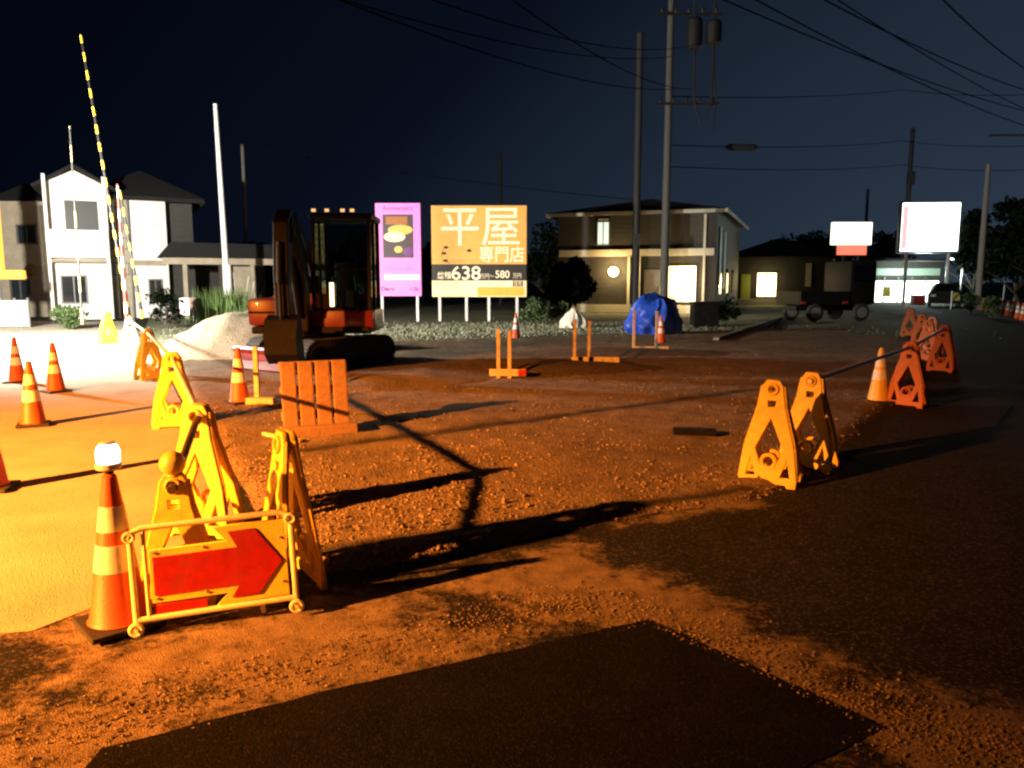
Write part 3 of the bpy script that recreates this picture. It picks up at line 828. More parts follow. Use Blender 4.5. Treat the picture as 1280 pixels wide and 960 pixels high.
for x in (cx0 + .005, cx1 - .005):
    gl.poly([(x, cy0 + .04, cz0 + .03), (x, cy1 - .03, cz0 + .03), (x, cy1 - .03, cz1 - .03), (x, cy0 + .14, cz1 - .03)])
gl.poly([(cx0 + .03, cy1 - .01, cz0 + .5), (cx1 - .03, cy1 - .01, cz0 + .5), (cx1 - .03, cy1 - .02, cz1 - .05), (cx0 + .03, cy1 - .02, cz1 - .05)])
gl.build('cab_glass', M_CABG, t)
MB().box((.42, .05, 1.28), (.42, .42, .12), bev=.04).box((.42, .26, 1.58), (.40, .10, .55), bev=.04).build('seat', M_RUB, t, True)
M_WL = mat('work_light_lens', (.75, .55, .4), .25, 10, .1)
for i, x in enumerate((.08, .30, .56, .72)):
    o = MB().box((x, -.66, 2.70), (.09, .07, .07), bev=.015).build('work_light', M_DARKM, t, True)
    MB().box((x, -.698, 2.70), (.07, .008, .05), bev=.002).build('lens', emit('work_light_glint', (1, .55, .2), 1.2) if i == 0 else MATS['work_light_glint'], o)  # orange reflections put into the lenses as glow
MB().box((.36, -.79, 1.30), (.07, .012, .40), bev=.004).build('front_glint_strip', emit('front_glint_glow', (1, .82, .5), 2.6), t)  # glowing strip stands in for a long bright reflection
# boom, stick, bucket (plane x = -.18)
bx = -.10
def arm(pts, ws, wx, name):
    mb = MB(); rows = []
    pts = [Vector((bx, y, z)) for y, z in pts]
    for i, q in enumerate(pts):
        dd = (pts[min(i + 1, len(pts) - 1)] - pts[max(i - 1, 0)]).normalized(); nn = Vector((0, -dd.z, dd.y))
        rows.append([mb.bm.verts.new(q + Vector((sx * wx / 2, 0, 0)) + nn * (sn * ws[i] / 2)) for sx, sn in ((-1, -1), (1, -1), (1, 1), (-1, 1))])
    for a, b in zip(rows, rows[1:]):
        for j in range(4): mb.bm.faces.new((a[j], a[(j + 1) % 4], b[(j + 1) % 4], b[j]))
    mb.bm.faces.new(rows[0]); mb.bm.faces.new(rows[-1])
    bmesh.ops.bevel(mb.bm, geom=mb.bm.edges[:], offset=.012, segments=1, affect='EDGES')
    return mb.build(name, M_DARKM, t)
MB().box((bx, -.95, .86), (.26, .34, .34), bev=.03).bar((bx, -1.02, .62), (bx, -1.02, 1.12), .10).build('swing_bracket', M_DARKM, t)
arm([(-1.05, 1.0), (-1.14, 1.45), (-1.34, 1.92), (-1.72, 2.28), (-2.02, 2.40)], [.22, .32, .36, .30, .2], .27, 'boom')
arm([(-1.88, 2.56), (-2.04, 2.36), (-2.14, 1.7), (-2.16, 1.0)], [.16, .30, .25, .16], .22, 'stick')
MB().bar((bx, -1.16, .95), (bx, -1.50, 1.7), .055).bar((bx, -1.50, 1.7), (bx, -1.60, 2.1), .03).build('boom_cylinder', M_DARKM, t, True)
MB().bar((bx, -1.42, 2.2), (bx, -1.84, 2.58), .045).build('stick_cylinder', M_DARKM, t, True)
MB().bar((bx, -2.26, 2.1), (bx, -2.34, 1.5), .045).bar((bx, -2.34, 1.5), (bx, -2.32, .95), .025).build('bucket_cylinder', M_DARKM, t, True)
bk = MB()
prof = [(-2.12, 1.02), (-2.34, .95), (-2.46, .70), (-2.42, .44), (-2.22, .28), (-1.95, .26), (-1.92, .29), (-2.18, .34), (-2.36, .48), (-2.39, .70), (-2.29, .89), (-2.12, .95)]
A = [bk.bm.verts.new((bx - .24, y, z)) for y, z in prof]; B = [bk.bm.verts.new((bx + .24, y, z)) for y, z in prof]
for i in range(len(prof)): bk.bm.faces.new((A[i], B[i], B[(i + 1) % len(prof)], A[(i + 1) % len(prof)]))
for s in (-1, 1):
    vs = [bk.bm.verts.new((bx + s * .245, y, z)) for y, z in prof[:6]]; bk.bm.faces.new(vs)
bk.build('bucket', M_DARKM, t)
tm = MB()
for k in range(4): tm.beam((bx - .2 + k * .133, -1.96, .275), (bx - .2 + k * .133, -1.84, .28), .04, .03)
tm.build('bucket_teeth', M_STEEL, t)
pts = []
MB().tube([(bx + .1, -1.1, 1.1), (bx + .17, -1.0, 1.6), (bx + .16, -1.25, 2.1), (bx + .14, -1.8, 2.55), (bx + .13, -2.1, 2.1)], .018).build('hydraulic_hose', M_RUB, t, True)

for ch in t.children:
    if ch.name.split('.')[0] not in ('track', 'undercarriage', 'dozer_blade'):
        q_ = ch.location.copy(); ch.rotation_euler = (0, 0, R(36)); ch.location = Matrix.Rotation(R(36), 3, 'Z') @ q_
# ------------------------------------------------------------------ billboards
def board_pts(px0, px1, pytop, pybot, Y):
    return W(px0, pytop, Y), W(px1, pybot, Y)
YB = 30.0
# pink
A, B = board_pts(469, 527, 254, 370, YB)
t = thing('pink_billboard', 'tall lit pink billboard with a dark food photograph', 'billboard', ((A.x + B.x) / 2, YB, 0))
wpx = (B.x - A.x); z0, z1 = B.z, A.z; hh = z1 - z0
M_PINK = added_glow('pink_print', (.80, .20, .58), .45)  # billboard prints glow a little, to strengthen the front light on them
MB().box((0, 0, (z0 + z1) / 2), (wpx, .10, hh), bev=.01).build('face_panel', M_PINK, t)
for x in (-wpx * .40, wpx * .40):
    MB().box((x, .09, z1 / 2), (.09, .07, z1), bev=.006).build('post', M_WPOLE, t)
# picture: layered bands of a baked dish on a dark table
px_ = lambda f: -wpx / 2 + f * wpx
pz_ = lambda f: z1 - f * hh
pic = [('picture', (.045, .03, .028), .17, .85, .13, .61, 0, 'box')]
MB().box(((px_(.16) + px_(.84)) / 2, -.054, (pz_(.12) + pz_(.585)) / 2), (wpx * .68, .008, hh * .465)).build('picture', added_glow('picture_dark', (.05, .03, .035), .4), t)
MB().box((px_(.47), -.0605, pz_(.185)), (wpx * .48, .004, hh * .085), bev=.0015).build('picture_brown', added_glow('picture_brown', (.30, .10, .02), .5), t)
M_PG = added_glow('picture_olive', (.42, .36, .07), .55); M_PC = added_glow('picture_cream', (.72, .66, .34), .65)
MB().ball((px_(.55), -.058, pz_(.285)), 1, 3, (wpx * .28, .004, hh * .055)).build('picture_olive', M_PG, t)
MB().ball((px_(.42), -.060, pz_(.36)), 1, 3, (wpx * .24, .006, hh * .055)).build('picture_loaf', M_PC, t)
MB().ball((px_(.50), -.060, pz_(.495)), 1, 3, (wpx * .09, .006, hh * .035)).build('picture_orange', added_glow('picture_orange', (.85, .42, .08), .7), t)
MB().ball((px_(.72), -.0585, pz_(.52)), 1, 3, (wpx * .12, .004, hh * .05)).build('picture_purple', added_glow('picture_purple', (.12, .03, .14), .5), t)
M_PT = added_glow('plum_print', (.30, .06, .16), .4); M_PT2 = added_glow('mauve_print', (.55, .16, .38), .5)
text_part('Anniversaire', .24, M_PT, t, (0, -.056, pz_(.055)), sx=.95)
text_part('Mikicooks', .30, M_PT2, t, (px_(.5), -.056, pz_(.70)), sx=.95)
MB().box((px_(.57), -.054, pz_(.795)), (wpx * .78, .008, hh * .05)).build('white_strip', added_glow('white_print', (.95, .9, .95), 1.0), t)
text_part('Diner', .22, M_BLK, t, (px_(.25), -.056, pz_(.925)), sx=1, bold=.006)
text_part('1.5k', .22, M_PT, t, (px_(.84), -.056, pz_(.925)), sx=1, bold=.006)
# ochre
A, B = board_pts(539, 658, 257, 371, YB + .2)
t = thing('ochre_billboard', 'wide lit ochre housing billboard with large white characters on white posts', 'billboard', ((A.x + B.x) / 2, YB + .2, 0))
wo = B.x - A.x; z0, z1 = B.z, A.z; hh = z1 - z0
ox = lambda f: -wo / 2 + f * wo
oz = lambda f: z1 - f * hh
M_OCH = added_glow('ochre_print', (.70, .345, .075), .40)
M_OW = added_glow('white_glow_print', (.86, .72, .48), .48)
M_OC = added_glow('cream_glow_print', (.86, .66, .34), .6)
MB().box((0, 0, (oz(0) + oz(.64)) / 2), (wo, .12, hh * .64), bev=.01).build('upper_panel', M_OCH, t)
MB().box((0, 0, (oz(.642) + oz(.818)) / 2), (wo, .11, hh * .176), bev=.004).build('price_strip', added_glow('price_strip_black', (.025, .02, .015), .5), t)
MB().box((0, 0, (oz(.82) + oz(1)) / 2), (wo, .12, hh * .18), bev=.01).build('lower_panel', M_OC, t)
MB().box((ox(.73), -.064, oz(.94)), (wo * .5, .008, hh * .10)).build('lower_ochre_band', added_glow('deep_ochre_print', (.72, .36, .05), .6), t)
MB().box((ox(.655), -.064, oz(.855)), (wo * .38, .008, hh * .06)).build('lower_white_band', M_OW, t)
text_part('平屋', 1.62, M_OW, t, (ox(.515), -.064, oz(.255)), sx=.98, bold=.003)
text_part('専門店', .66, M_OW, t, (ox(.74), -.064, oz(.545)), sx=.9, bold=.004)
text_part('638', .72, M_OW, t, (ox(.36), -.060, oz(.745)), sx=1.08, bold=.009)
text_part('580', .40, M_OW, t, (ox(.745), -.060, oz(.755)), sx=.95, bold=.005)
text_part('総額', .30, M_OW, t, (ox(.13), -.060, oz(.77)), sx=.9, bold=.004)
text_part('万円〜', .22, M_OW, t, (ox(.585), -.060, oz(.775)), sx=.8)
text_part('万円', .22, M_OW, t, (ox(.90), -.060, oz(.77)), sx=.8)
MB().box((ox(.91), -.066, oz(.855)), (wo * .11, .012, hh * .06)).build('dark_label', added_glow('label_brown', (.12, .07, .03), .4), t)
text_part('住宅', .20, M_OW, t, (ox(.91), -.075, oz(.855)), sx=.8)
text_part('ひらや 住まい', .17, M_OCH, t, (ox(.655), -.070, oz(.855)), sx=.9)
# small line drawing of leaves and a script line, dark
dr = MB()
for cx, cz, rr in ((.13, .52, .012), (.15, .455, .012), (.145, .60, .012), (.395, .49, .012)):
    dr.ball((ox(cx), -.0605, oz(cz)), 1, 2, (.10, .004, .055))
for k in range(6):
    dr.beam((ox(.19 + .03 * k), -.061, oz(.625)), (ox(.205 + .03 * k), -.061, oz(.59)), .03, .004)
dr.tube([(ox(.13), -.061, oz(.46)), (ox(.10), -.061, oz(.53)), (ox(.12), -.061, oz(.60)), (ox(.19), -.061, oz(.625))], .012, 6)
dr.build('line_drawing', M_BLK, t)
for x in (.075, .36, .60, .90):
    MB().box((ox(x), .11, z1 / 2), (.10, .09, z1), bev=.006).build('post', M_WPOLE, t)

# ------------------------------------------------------------------ houses
def window(parent, x, z, w_, h_, y, m=M_WIN, frame=M_FRAME, name='window'):
    f = MB()
    tk = .06
    f.box((x - w_ / 2, y, z), (tk, .09, h_ + tk)).box((x + w_ / 2, y, z), (tk, .09, h_ + tk)).box((x, y, z + h_ / 2), (w_ - tk, .09, tk)).box((x, y, z - h_ / 2), (w_ - tk, .09, tk)).box((x, y - .005, z), (.04, .07, h_ - tk))
    o = f.build(name, frame, parent)
    MB().box((x, y + .01, z), (w_ - tk, .03, h_ - tk)).build('pane', m, o)
    return o

def hip_roof(parent, x0, x1, y0, y1, z, h, ov=.5, m=M_ROOF, name='roof', fm=M_FASC):
    mb = MB()
    X0, X1, Y0, Y1 = x0 - ov, x1 + ov, y0 - ov, y1 + ov
    bw, bd = X1 - X0, Y1 - Y0
    if bw > bd: r0, r1 = (X0 + bd / 2, (Y0 + Y1) / 2), (X1 - bd / 2, (Y0 + Y1) / 2)
    else: r0, r1 = ((X0 + X1) / 2, Y0 + bw / 2), ((X0 + X1) / 2, Y1 - bw / 2)
    v = [(X0, Y0, z), (X1, Y0, z), (X1, Y1, z), (X0, Y1, z), (*r0, z + h), (*r1, z + h)]
    V = [mb.bm.verts.new(q) for q in v]
    fs = [(0, 1, 2, 3)] + ([(0, 1, 5, 4), (1, 2, 5), (2, 3, 4, 5), (3, 0, 4)] if bw > bd else [(0, 1, 4), (1, 2, 5, 4), (2, 3, 5), (3, 0, 4, 5)])
    for f in fs: mb.bm.faces.new([V[i] for i in f])
    o = mb.build(name, m, parent)
    fa = MB(); e = .10
    fa.box(((X0 + X1) / 2, Y0, z - e), (bw, .05, .16)).box((X1, (Y0 + Y1) / 2, z - e), (.05, bd - .06, .16)).box((X0, (Y0 + Y1) / 2, z - e), (.05, bd - .06, .16))
    fa.build('fascia', fm, o)
    return o

# right, dark two-storey house with a pale first-floor band
c = W(697, 390, 40.0); dvec = W(893, 390, 37.2) - c
ang = math.atan2(dvec.y, dvec.x); WH = math.hypot(dvec.x, dvec.y)
t = thing('brown_house', 'dark brown two storey house with a pale floor band and warm porch lights', 'house', (c.x, c.y, -.02), ang)
EZ = 4.95
MB().box((WH / 2, 6.5, EZ / 2), (WH, 13, EZ)).build('wall', M_HDARK, t)
hip_roof(t, 0, WH, 0, 13, EZ + .02, 1.0, .5)
MB().box((WH / 2, -.06, 2.98), (WH * .98, .14, .34), bev=.02).build('floor_band', M_FASC, t)
window(t, WH * .30, 3.95, .62, 1.15, -.03, M_LITG)
MB().box((WH * .30, -.02, 4.62), (.55, .10, .10)).build('shutter_box', M_FASC, t)
o = window(t, WH * .80, 1.45, 1.35, 1.75, -.03, M_LITW)
cu_ = MB()
for k in range(9): cu_.box((WH * .80 - .62 + k * .055, -.085, 1.47), (.045, .03 + .02 * (k % 2), 1.62))
cu_.build('curtain', M_CURT, o)
for x in (.47, .535): MB().box((WH * x, -.12, 1.42), (.12, .10, 2.75)).build('porch_post', M_FASC, t)
for x in (.93,): MB().box((WH * x, -.10, 2.4), (.11, .08, 4.7)).build('downpipe', M_FASC, t)
o = MB().box((WH * .355, -.05, 2.1), (.10, .10, .16), bev=.01).build('porch_lamp', M_BLK, t)
MB().ball((WH * .375, -.25, 2.05), .24, 3).build('globe', M_PORCH, o, True)
o = MB().box((WH * .62, -.03, 1.1), (.9, .06, 2.1), bev=.01).build('door', M_FRAME, t); MB().bar((WH * .62 + .35, -.09, .9), (WH * .62 + .35, -.09, 1.3), .02).build('handle', M_STEEL, o)
MB().box((WH * .55, -.10, .22), (WH * .9, .16, .40)).build('plinth', M_FASC, t)
for y, z0, z1 in ((1.1, 1.4, 4.2), (3.3, 1.2, 4.1)): MB().box((WH + .05, y, (z0 + z1) / 2), (.08, .7, z1 - z0)).build('balcony_screen', mat('pale_green_panel%d' % int(y), (.45, .52, .46), .5, 6, .1), t)
for y in (1.8, 5.5, 9): window_o = MB().box((WH + .02, y, 1.6), (.06, .9, 1.3)).build('side_window', M_WIN, t)
Rm = Matrix.Rotation(ang, 3, 'Z')
def hp(x, y, z): return Vector((c.x, c.y, -.02)) + Rm @ Vector((x, y, z))
lamp('porch_light', 'POINT', hp(WH * .375, -.75, 2.05), 260, (1, .68, .28), .12)
lamp('window_spill', 'POINT', hp(WH * .80, -.7, 1.5), 260, (1, .74, .36), .4)
lamp('eaves_light', 'POINT', hp(WH + 1.2, 2.0, 3.2), 14, (.7, .95, .85), .2)

# low dark house behind with one big lit window
q = W(957, 384, 52)
t = thing('low_house', 'low dark house with one glaring yellow window behind the brown house', 'house', (q.x, q.y, -.02), R(-18))
MB().box((.6, 3, 1.6), (6.4, 6, 3.2)).build('wall', M_HDARK, t)
hip_roof(t, -2.6, 3.8, 0, 6, 3.2, 1.3, .4, fm=M_HDARK)
window(t, 0, 1.35, 1.25, 1.6, -.04, M_LITW)
MB().box((-1.35, -.03, 1.2), (.6, .06, 1.7), bev=.01).build('door', mat('olive_door', (.30, .32, .06), .5, 8, .15), t)
MB().box((2.6, -.03, 2.0), (.35, .06, 1.5)).build('shutter', M_FASC, t)
MB().box((.6, -.35, .22), (6.4, .25, .4)).build('plinth', M_KERB, t)
lamp('lit_window_spill', 'POINT', Vector((q.x, q.y, 1.5)) + Matrix.Rotation(R(-18), 3, 'Z') @ Vector((0, -.8, 0)), 90, (1, .8, .35), .4)

# left white house
q = W(66, 402, 31)
qr = W(216, 402, 33)
dvec = qr - q; ang = math.atan2(dvec.y, dvec.x); WL = math.hypot(dvec.x, dvec.y)
t = thing('white_house', 'white rendered two storey house with a gabled front, glaring at the left', 'house', (q.x, q.y, -.02), ang)
E2 = 5.05
gw = WL * .50
# front gabled bay
bay = MB().prism([(0, 0), (gw, 0), (gw, E2 + .35), (gw * .5, E2 + .92), (0, E2 + .35)], 0, 6)
bay.build('gable_wall', M_HWHITE, t)
rb = MB()
for s in (0, 1):
    xa, xb = (-.35, gw / 2) if s == 0 else (gw + .35, gw / 2)
    za, zb = E2 + .35 - .19, E2 + 1.03
    rb.beam((xa, 3.02, za + .05), (xb, 3.02, zb + .05), 6.7, .10)
rb.build('gable_roof', M_ROOF, t)
MB().box(((gw + WL) / 2 + .002, 3.8, E2 / 2), (WL - gw, 6, E2)).build('wing_wall', M_HWHITE, t)
MB().box((WL + .55, 4.0, E2 / 2 - .05), (1.1, 5.4, E2 - .1)).build('brown_wing', M_HDARK, t)
hip_roof(t, gw - .6, WL + 1.1, .8, 7, E2 + .05, 1.35, .45, fm=M_ROOF)
# black slab for the shade in the balcony recess, and windows
MB().box((gw * .58, -.02, 4.15), (gw * .52, .10, 1.25)).build('balcony_shade', M_BLK, t)
MB().box((gw * .5, -.32, 3.05), (gw * .98, .62, 1.1), bev=.02).build('balcony', M_HWHITE, t)
for x in (.04, .97): MB().box((gw * x, -.55, 2.9), (.12, .12, 5.6)).build('balcony_post', M_HWHITE, t)
MB().box((gw * .5, -.34, 2.38), (gw * .98, .5, .12)).build('balcony_beam', M_HBEIGE, t)
MB().box((gw * 1.19, .77, E2 / 2), (gw * .36, .06, E2 - .1)).build('recess_wall', mat('warm_grey_render', (.36, .32, .25), .8, 3, .15), t)
window(t, gw * .38, 1.25, .9, 1.1, -.03)
window(t, gw * 1.18, 3.15, .55, .45, .78); window(t, gw * 1.18, 2.1, .55, .5, .78)
window(t, gw * 1.15, 4.2, .5, .9, .78)
MB().box((gw * 1.66, .77, 2.35), (WL - gw * 1.4, .06, .22)).build('storey_strip', M_HBEIGE, t)
window(t, gw * 1.75, 1.2, .5, .9, .78)
for x in (1.35,): MB().bar((gw * x, .70, 0), (gw * x, .70, E2), .04).build('downpipe', M_FRAME, t)

q = W(12, 402, 34)
t = thing('beige_house', 'dim beige two storey house left of the glaring white one', 'house', (q.x, q.y, -.02), R(4))
MB().box((.7, 3, 2.5), (1.9, 6, 5.0)).build('wall', M_HBEIGE, t)
hip_roof(t, -.25, 1.65, 0, 6, 5.0, .9, .3, fm=M_HBEIGE)
window(t, 1.05, 3.6, .8, .8, -.03); window(t, .6, 1.2, .8, .9, -.03)
MB().ball((1.15, -.15, 2.05), .28, 2, (1, .5, 1)).build('round_sign', mat('brown_disc', (.25, .12, .04), .6, 8, .2), t, True)

# carport and shed right of the white house
q = W(212, 400, 32); q2 = W(352, 400, 34); dvec = q2 - q; WC = math.hypot(dvec.x, dvec.y)
t = thing('carport', 'dark open carport with a pale fascia between the white house and the excavator', 'carport', (q.x, q.y, 0), math.atan2(dvec.y, dvec.x))
rf = MB().prism([(-.3, 2.55), (WC + .3, 2.55), (WC + .1, 3.1), (.2, 3.15)], -.3, 4.2).build('roof', M_ROOF, t)
MB().box((WC / 2, -.36, 2.38), (WC + .3, .08, .26)).build('fascia', M_HBEIGE, t)
for x in (.15, .46, .74, 1.0): MB().box((WC * x, -.2, 1.2), (.16, .16, 2.4)).build('post', M_HBEIGE if x != .46 else M_BARK, t)
MB().box((WC / 2, 4.1, 1.2), (WC, .1, 2.4)).build('back_wall', M_HDARK, t)
MB().box((WC * .62, .6, 1.5), (WC * .28, .06, 1.6)).build('inner_panel', M_HBEIGE, t)
q = W(232, 403, 28)
t = thing('notice_board', 'small white notice board on a thin post before the carport', 'notice board', (q.x, q.y, 0), R(-10))
MB().box((0, 0, .65), (.38, .04, .62), bev=.01).build('board', M_WHITE, t); MB().bar((.32, .03, 0), (.32, .03, .95), .03).build('post', M_STEEL, t)
MB().box((.34, 0, .75), (.30, .05, .45), bev=.01).build('box', mat('brown_box', (.22, .14, .1), .6, 8, .2), t)

# white panel fence at far left
q = W(-14, 397, 26); q2 = W(36, 397, 26)
t = thing('panel_fence', 'low glaring white panel fence at the left picture edge', 'fence', (q.x, q.y, 0))
n = 3; wl = (q2.x - q.x)
for i in range(n): MB().box((wl * (i + .5) / n, 0, .48), (wl / n - .06, .06, .86), bev=.01).build('panel', M_HWHITE, t)
for i in range(n + 1): MB().box((wl * i / n, .02, .5), (.055, .05, 1.0)).build('post', M_STEEL, t)

# orange glowing pillar sign at left edge
q = W(2, 400, 27)
t = thing('pillar_sign', 'tall glowing orange pillar sign at the left picture edge', 'sign', (q.x, q.y, 0))
M_OP = emit('orange_glow', (1, .30, .02), 2.2, (.7, .3, .05))
MB().box((0, 0, 3.3), (.42, .22, 3.0), bev=.03).build('lit_panel', M_OP, t)
MB().box((.38, 0, 1.78), (1.1, .20, .30), bev=.03).build('lit_arm', M_OP, t)
MB().box((0, .0, .9), (.14, .14, 1.8)).build('post', M_STEEL, t)

# ------------------------------------------------------------------ poles and wires
def pole(px, pyb, Y, ztop, r0, r1, m, label, name='utility_pole', top_px=None, cat='utility pole'):
    b = W(px, pyb, Y); b.z = 0
    t = thing(name, label, cat, (b.x, b.y, 0))
    e = (0, 0, ztop)
    if top_px is not None:
        tp = W(top_px[0], top_px[1], Y); e = (tp.x - b.x, 0, tp.z)
    MB().bar((0, 0, -.05), e, r0, r1, 16).build('shaft', m, t, True)
    return t
tp = pole(287, 400, 30.5, 8.7, .13, .075, M_WPOLE, 'bright white tapering pole left of the excavator', 'white_pole', (269, 130), 'pole')
MB().cone((0, 0, 0), .19, .17, 2.2, 16).build('base_sleeve', M_WPOLE, tp, True)
pl1 = pole(829, 398, 34, 15.2, .19, .13, mat('grey_pole', (.10, .095, .085), .7, 8, .2, .2, 70), 'pale concrete utility pole with a lit left side behind the blue tarpaulin')
pl2 = pole(793, 398, 35, 12.2, .18, .15, M_DPOLE, 'dark utility pole left of the pale concrete one')
MB().box((.0, -.2, 3.4), (.30, .2, .5), bev=.02).build('meter_box', M_DPOLE, pl2)
for z in (13.9, 12.6, 9.0):
    ca = MB().box((.75, -.2, z), (2.7, .10, .10)).build('crossarm', M_BLK, pl1)
    for k in range(5): MB().lathe([(.05, 0), (.07, .05), (.04, .1), (.07, .15), (.05, .22)], 10, (-.4 + k * .56, -.2, z + .05)).build('insulator', M_BLK, ca)
for x, z, h in ((.95, 11.2, 1.2), (1.75, 11.4, .9)): MB().lathe([(.28, 0), (.33, .06), (.33, h - .1), (.27, h)], 18, (x, -.25, z)).build('transformer', M_BLK, pl1)
MB().tube([(.9, -.2, 13.8), (.95, -.25, 12.3), (1.0, -.25, 9.2), (1.35, -.25, 8.0), (1.75, -.25, 9.0), (1.78, -.2, 12.5)], .045).tube([(1.75, -.2, 13.9), (1.8, -.2, 11), (1.95, -.2, 9.1), (1.9, -.2, 7.8)], .04).build('drop_cable', M_RUB, pl1)
pole(312, 390, 46, 9.4, .12, .09, M_CONC, 'faint slim utility pole behind the carport', 'utility_pole')
pole(626, 390, 60, 11.2, .17, .13, M_DPOLE, 'dark pole top rising behind the ochre billboard', 'utility_pole')
p3 = pole(1126, 388, 62, 13.4, .22, .16, M_DPOLE, 'dim far utility pole above the bright shop sign', 'utility_pole')
MB().box((.1, 0, 9.6), (.5, .4, 1.0), bev=.05).build('transformer', M_DPOLE, p3)
p4 = pole(1222, 380, 42, 9.6, .17, .12, M_CONC, 'leaning pale utility pole among the dark trees at right', 'utility_pole', (1236, 205))
MB().box((.9, 0, 9.2), (2.0, .1, .1)).build('crossarm', M_DPOLE, p4)
pole(1076, 388, 90, 12, .2, .15, M_DPOLE, 'very faint distant pole above the tree line at right', 'utility_pole')

# warning-striped poles at the left
def stripes(name, c0, c1, period):
    m = mat(name, c0, .5, 10, .1); n = m.node_tree; b = n.nodes['Principled BSDF']; N, L = n.nodes, n.links
    tc = N.new('ShaderNodeTexCoord'); sp = N.new('ShaderNodeSeparateXYZ'); L.new(tc.outputs['Object'], sp.inputs[0])
    md = N.new('ShaderNodeMath'); md.operation = 'MULTIPLY'; md.inputs[1].default_value = 1 / period; L.new(sp.outputs['Z'], md.inputs[0])
    fr = N.new('ShaderNodeMath'); fr.operation = 'FRACT'; L.new(md.outputs[0], fr.inputs[0])
    gt = N.new('ShaderNodeMath'); gt.operation = 'GREATER_THAN'; gt.inputs[1].default_value = .5; L.new(fr.outputs[0], gt.inputs[0])
    mx = N.new('ShaderNodeMix'); mx.data_type = 'RGBA'; L.new(gt.outputs[0], mx.inputs['Factor'])
    src = b.inputs['Base Color'].links[0].from_socket
    L.new(src, mx.inputs['A']); mx.inputs['B'].default_value = (*c1, 1); L.new(mx.outputs['Result'], b.inputs['Base Color'])
    return m
def striped(px0, py0, Y, px1, py1, period, r, label, c0=(.7, .45, .04), c1=(.012, .012, .012)):
    a = W(px0, py0, Y); b_ = W(px1, py1, Y); a.z = max(a.z, 0); d = b_ - a
    o = MB().bar((0, 0, 0), (0, 0, d.length), r, r * .5, 12).build('striped_pole', stripes('stripes_%d' % px0, c0, c1, period), None, True)
    o.location = a; o.rotation_euler = d.to_track_quat('Z', 'Y').to_euler()
    return tag(o, label, 'striped pole', 'striped warning poles at the left')
striped(163, 405, 22, 101, 44, .48, .055, 'tall leaning black and yellow striped pole in front of the white house')
striped(178, 398, 23, 150, 238, .5, .05, 'short leaning striped pole right of the tall one')
striped(103, 405, 22, 87, 158, .9, .035, 'thin dull striped pole before the gable of the white house', (.45, .36, .16), (.05, .05, .045))
striped(160, 420, 20.5, 147, 230, .6, .05, 'red and white banded pole beside the tall striped pole', (.7, .66, .6), (.4, .03, .02))

M_WIRE = mat('wire_sheath', (.006, .006, .007), 1.0, 5, .1, spec=0)
def wire(pts, r=.02, label='', sag=.4):
    P0, P1 = Vector(pts[0]), Vector(pts[1])
    L_ = [P0.lerp(P1, i / 24) - Vector((0, 0, sag * 4 * (i / 24) * (1 - i / 24))) for i in range(25)]
    o = MB().tube(L_, r, 6).build('overhead_wire', M_WIRE); return tag(o, label, 'wire', 'overhead wires')
T1 = Vector((pl1.location.x, 33.8, 0))
wl_ = 'dark overhead wire crossing the night sky toward the pale concrete pole'
for i, (px, py, zz) in enumerate(((300, -40, 13.9), (350, -30, 12.6), (430, -40, 14.3), (560, -60, 12.6))):
    wire((W(px, py, 12), T1 + Vector((.3 * i, 0, zz - 3.0))), .014, wl_, .5)
wr = 'dark overhead wire sloping down to the right edge of the sky'
for (a, b, ya, yb) in (((900, -25), (1330, 172), 13, 26), ((860, -20), (1330, 150), 14, 27), ((985, -25), (1340, 128), 13, 26), ((1150, -30), (1330, 108), 12, 22), ((1010, -25), (1340, 160), 15, 30)):
    wire((W(*a, ya), W(*b, yb)), .013, wr, .25)
wh = 'thin level wire running from the pale concrete pole to the far poles at right'
for py, py2, Y2 in ((181, 176, 62), (208, 206, 62), (120, 112, 62)):
    wire((W(832, py, 34), W(1128, py2, Y2)), .022, wh, .25)
    wire((W(1128, py2, Y2), W(1330, py2 + 4, 40)), .022, wh, .25)
wire((W(240, 170, 40), W(800, 250, 36)), .02, 'faint low wire across the dark sky above the billboards', .3)
q = W(927, 184, 37)
o = MB().bar((q.x - .55, q.y, q.z), (q.x + .55, q.y, q.z - .02), .16, .16, 16).bar((q.x - .75, q.y, q.z), (q.x - .55, q.y, q.z), .05, .16, 16).bar((q.x + .55, q.y, q.z), (q.x + .75, q.y, q.z), .16, .05, 16).build('cable_closure', M_RUB, None, True)
tag(o, 'dark capsule shaped cable closure hanging on the level wire', 'cable closure')

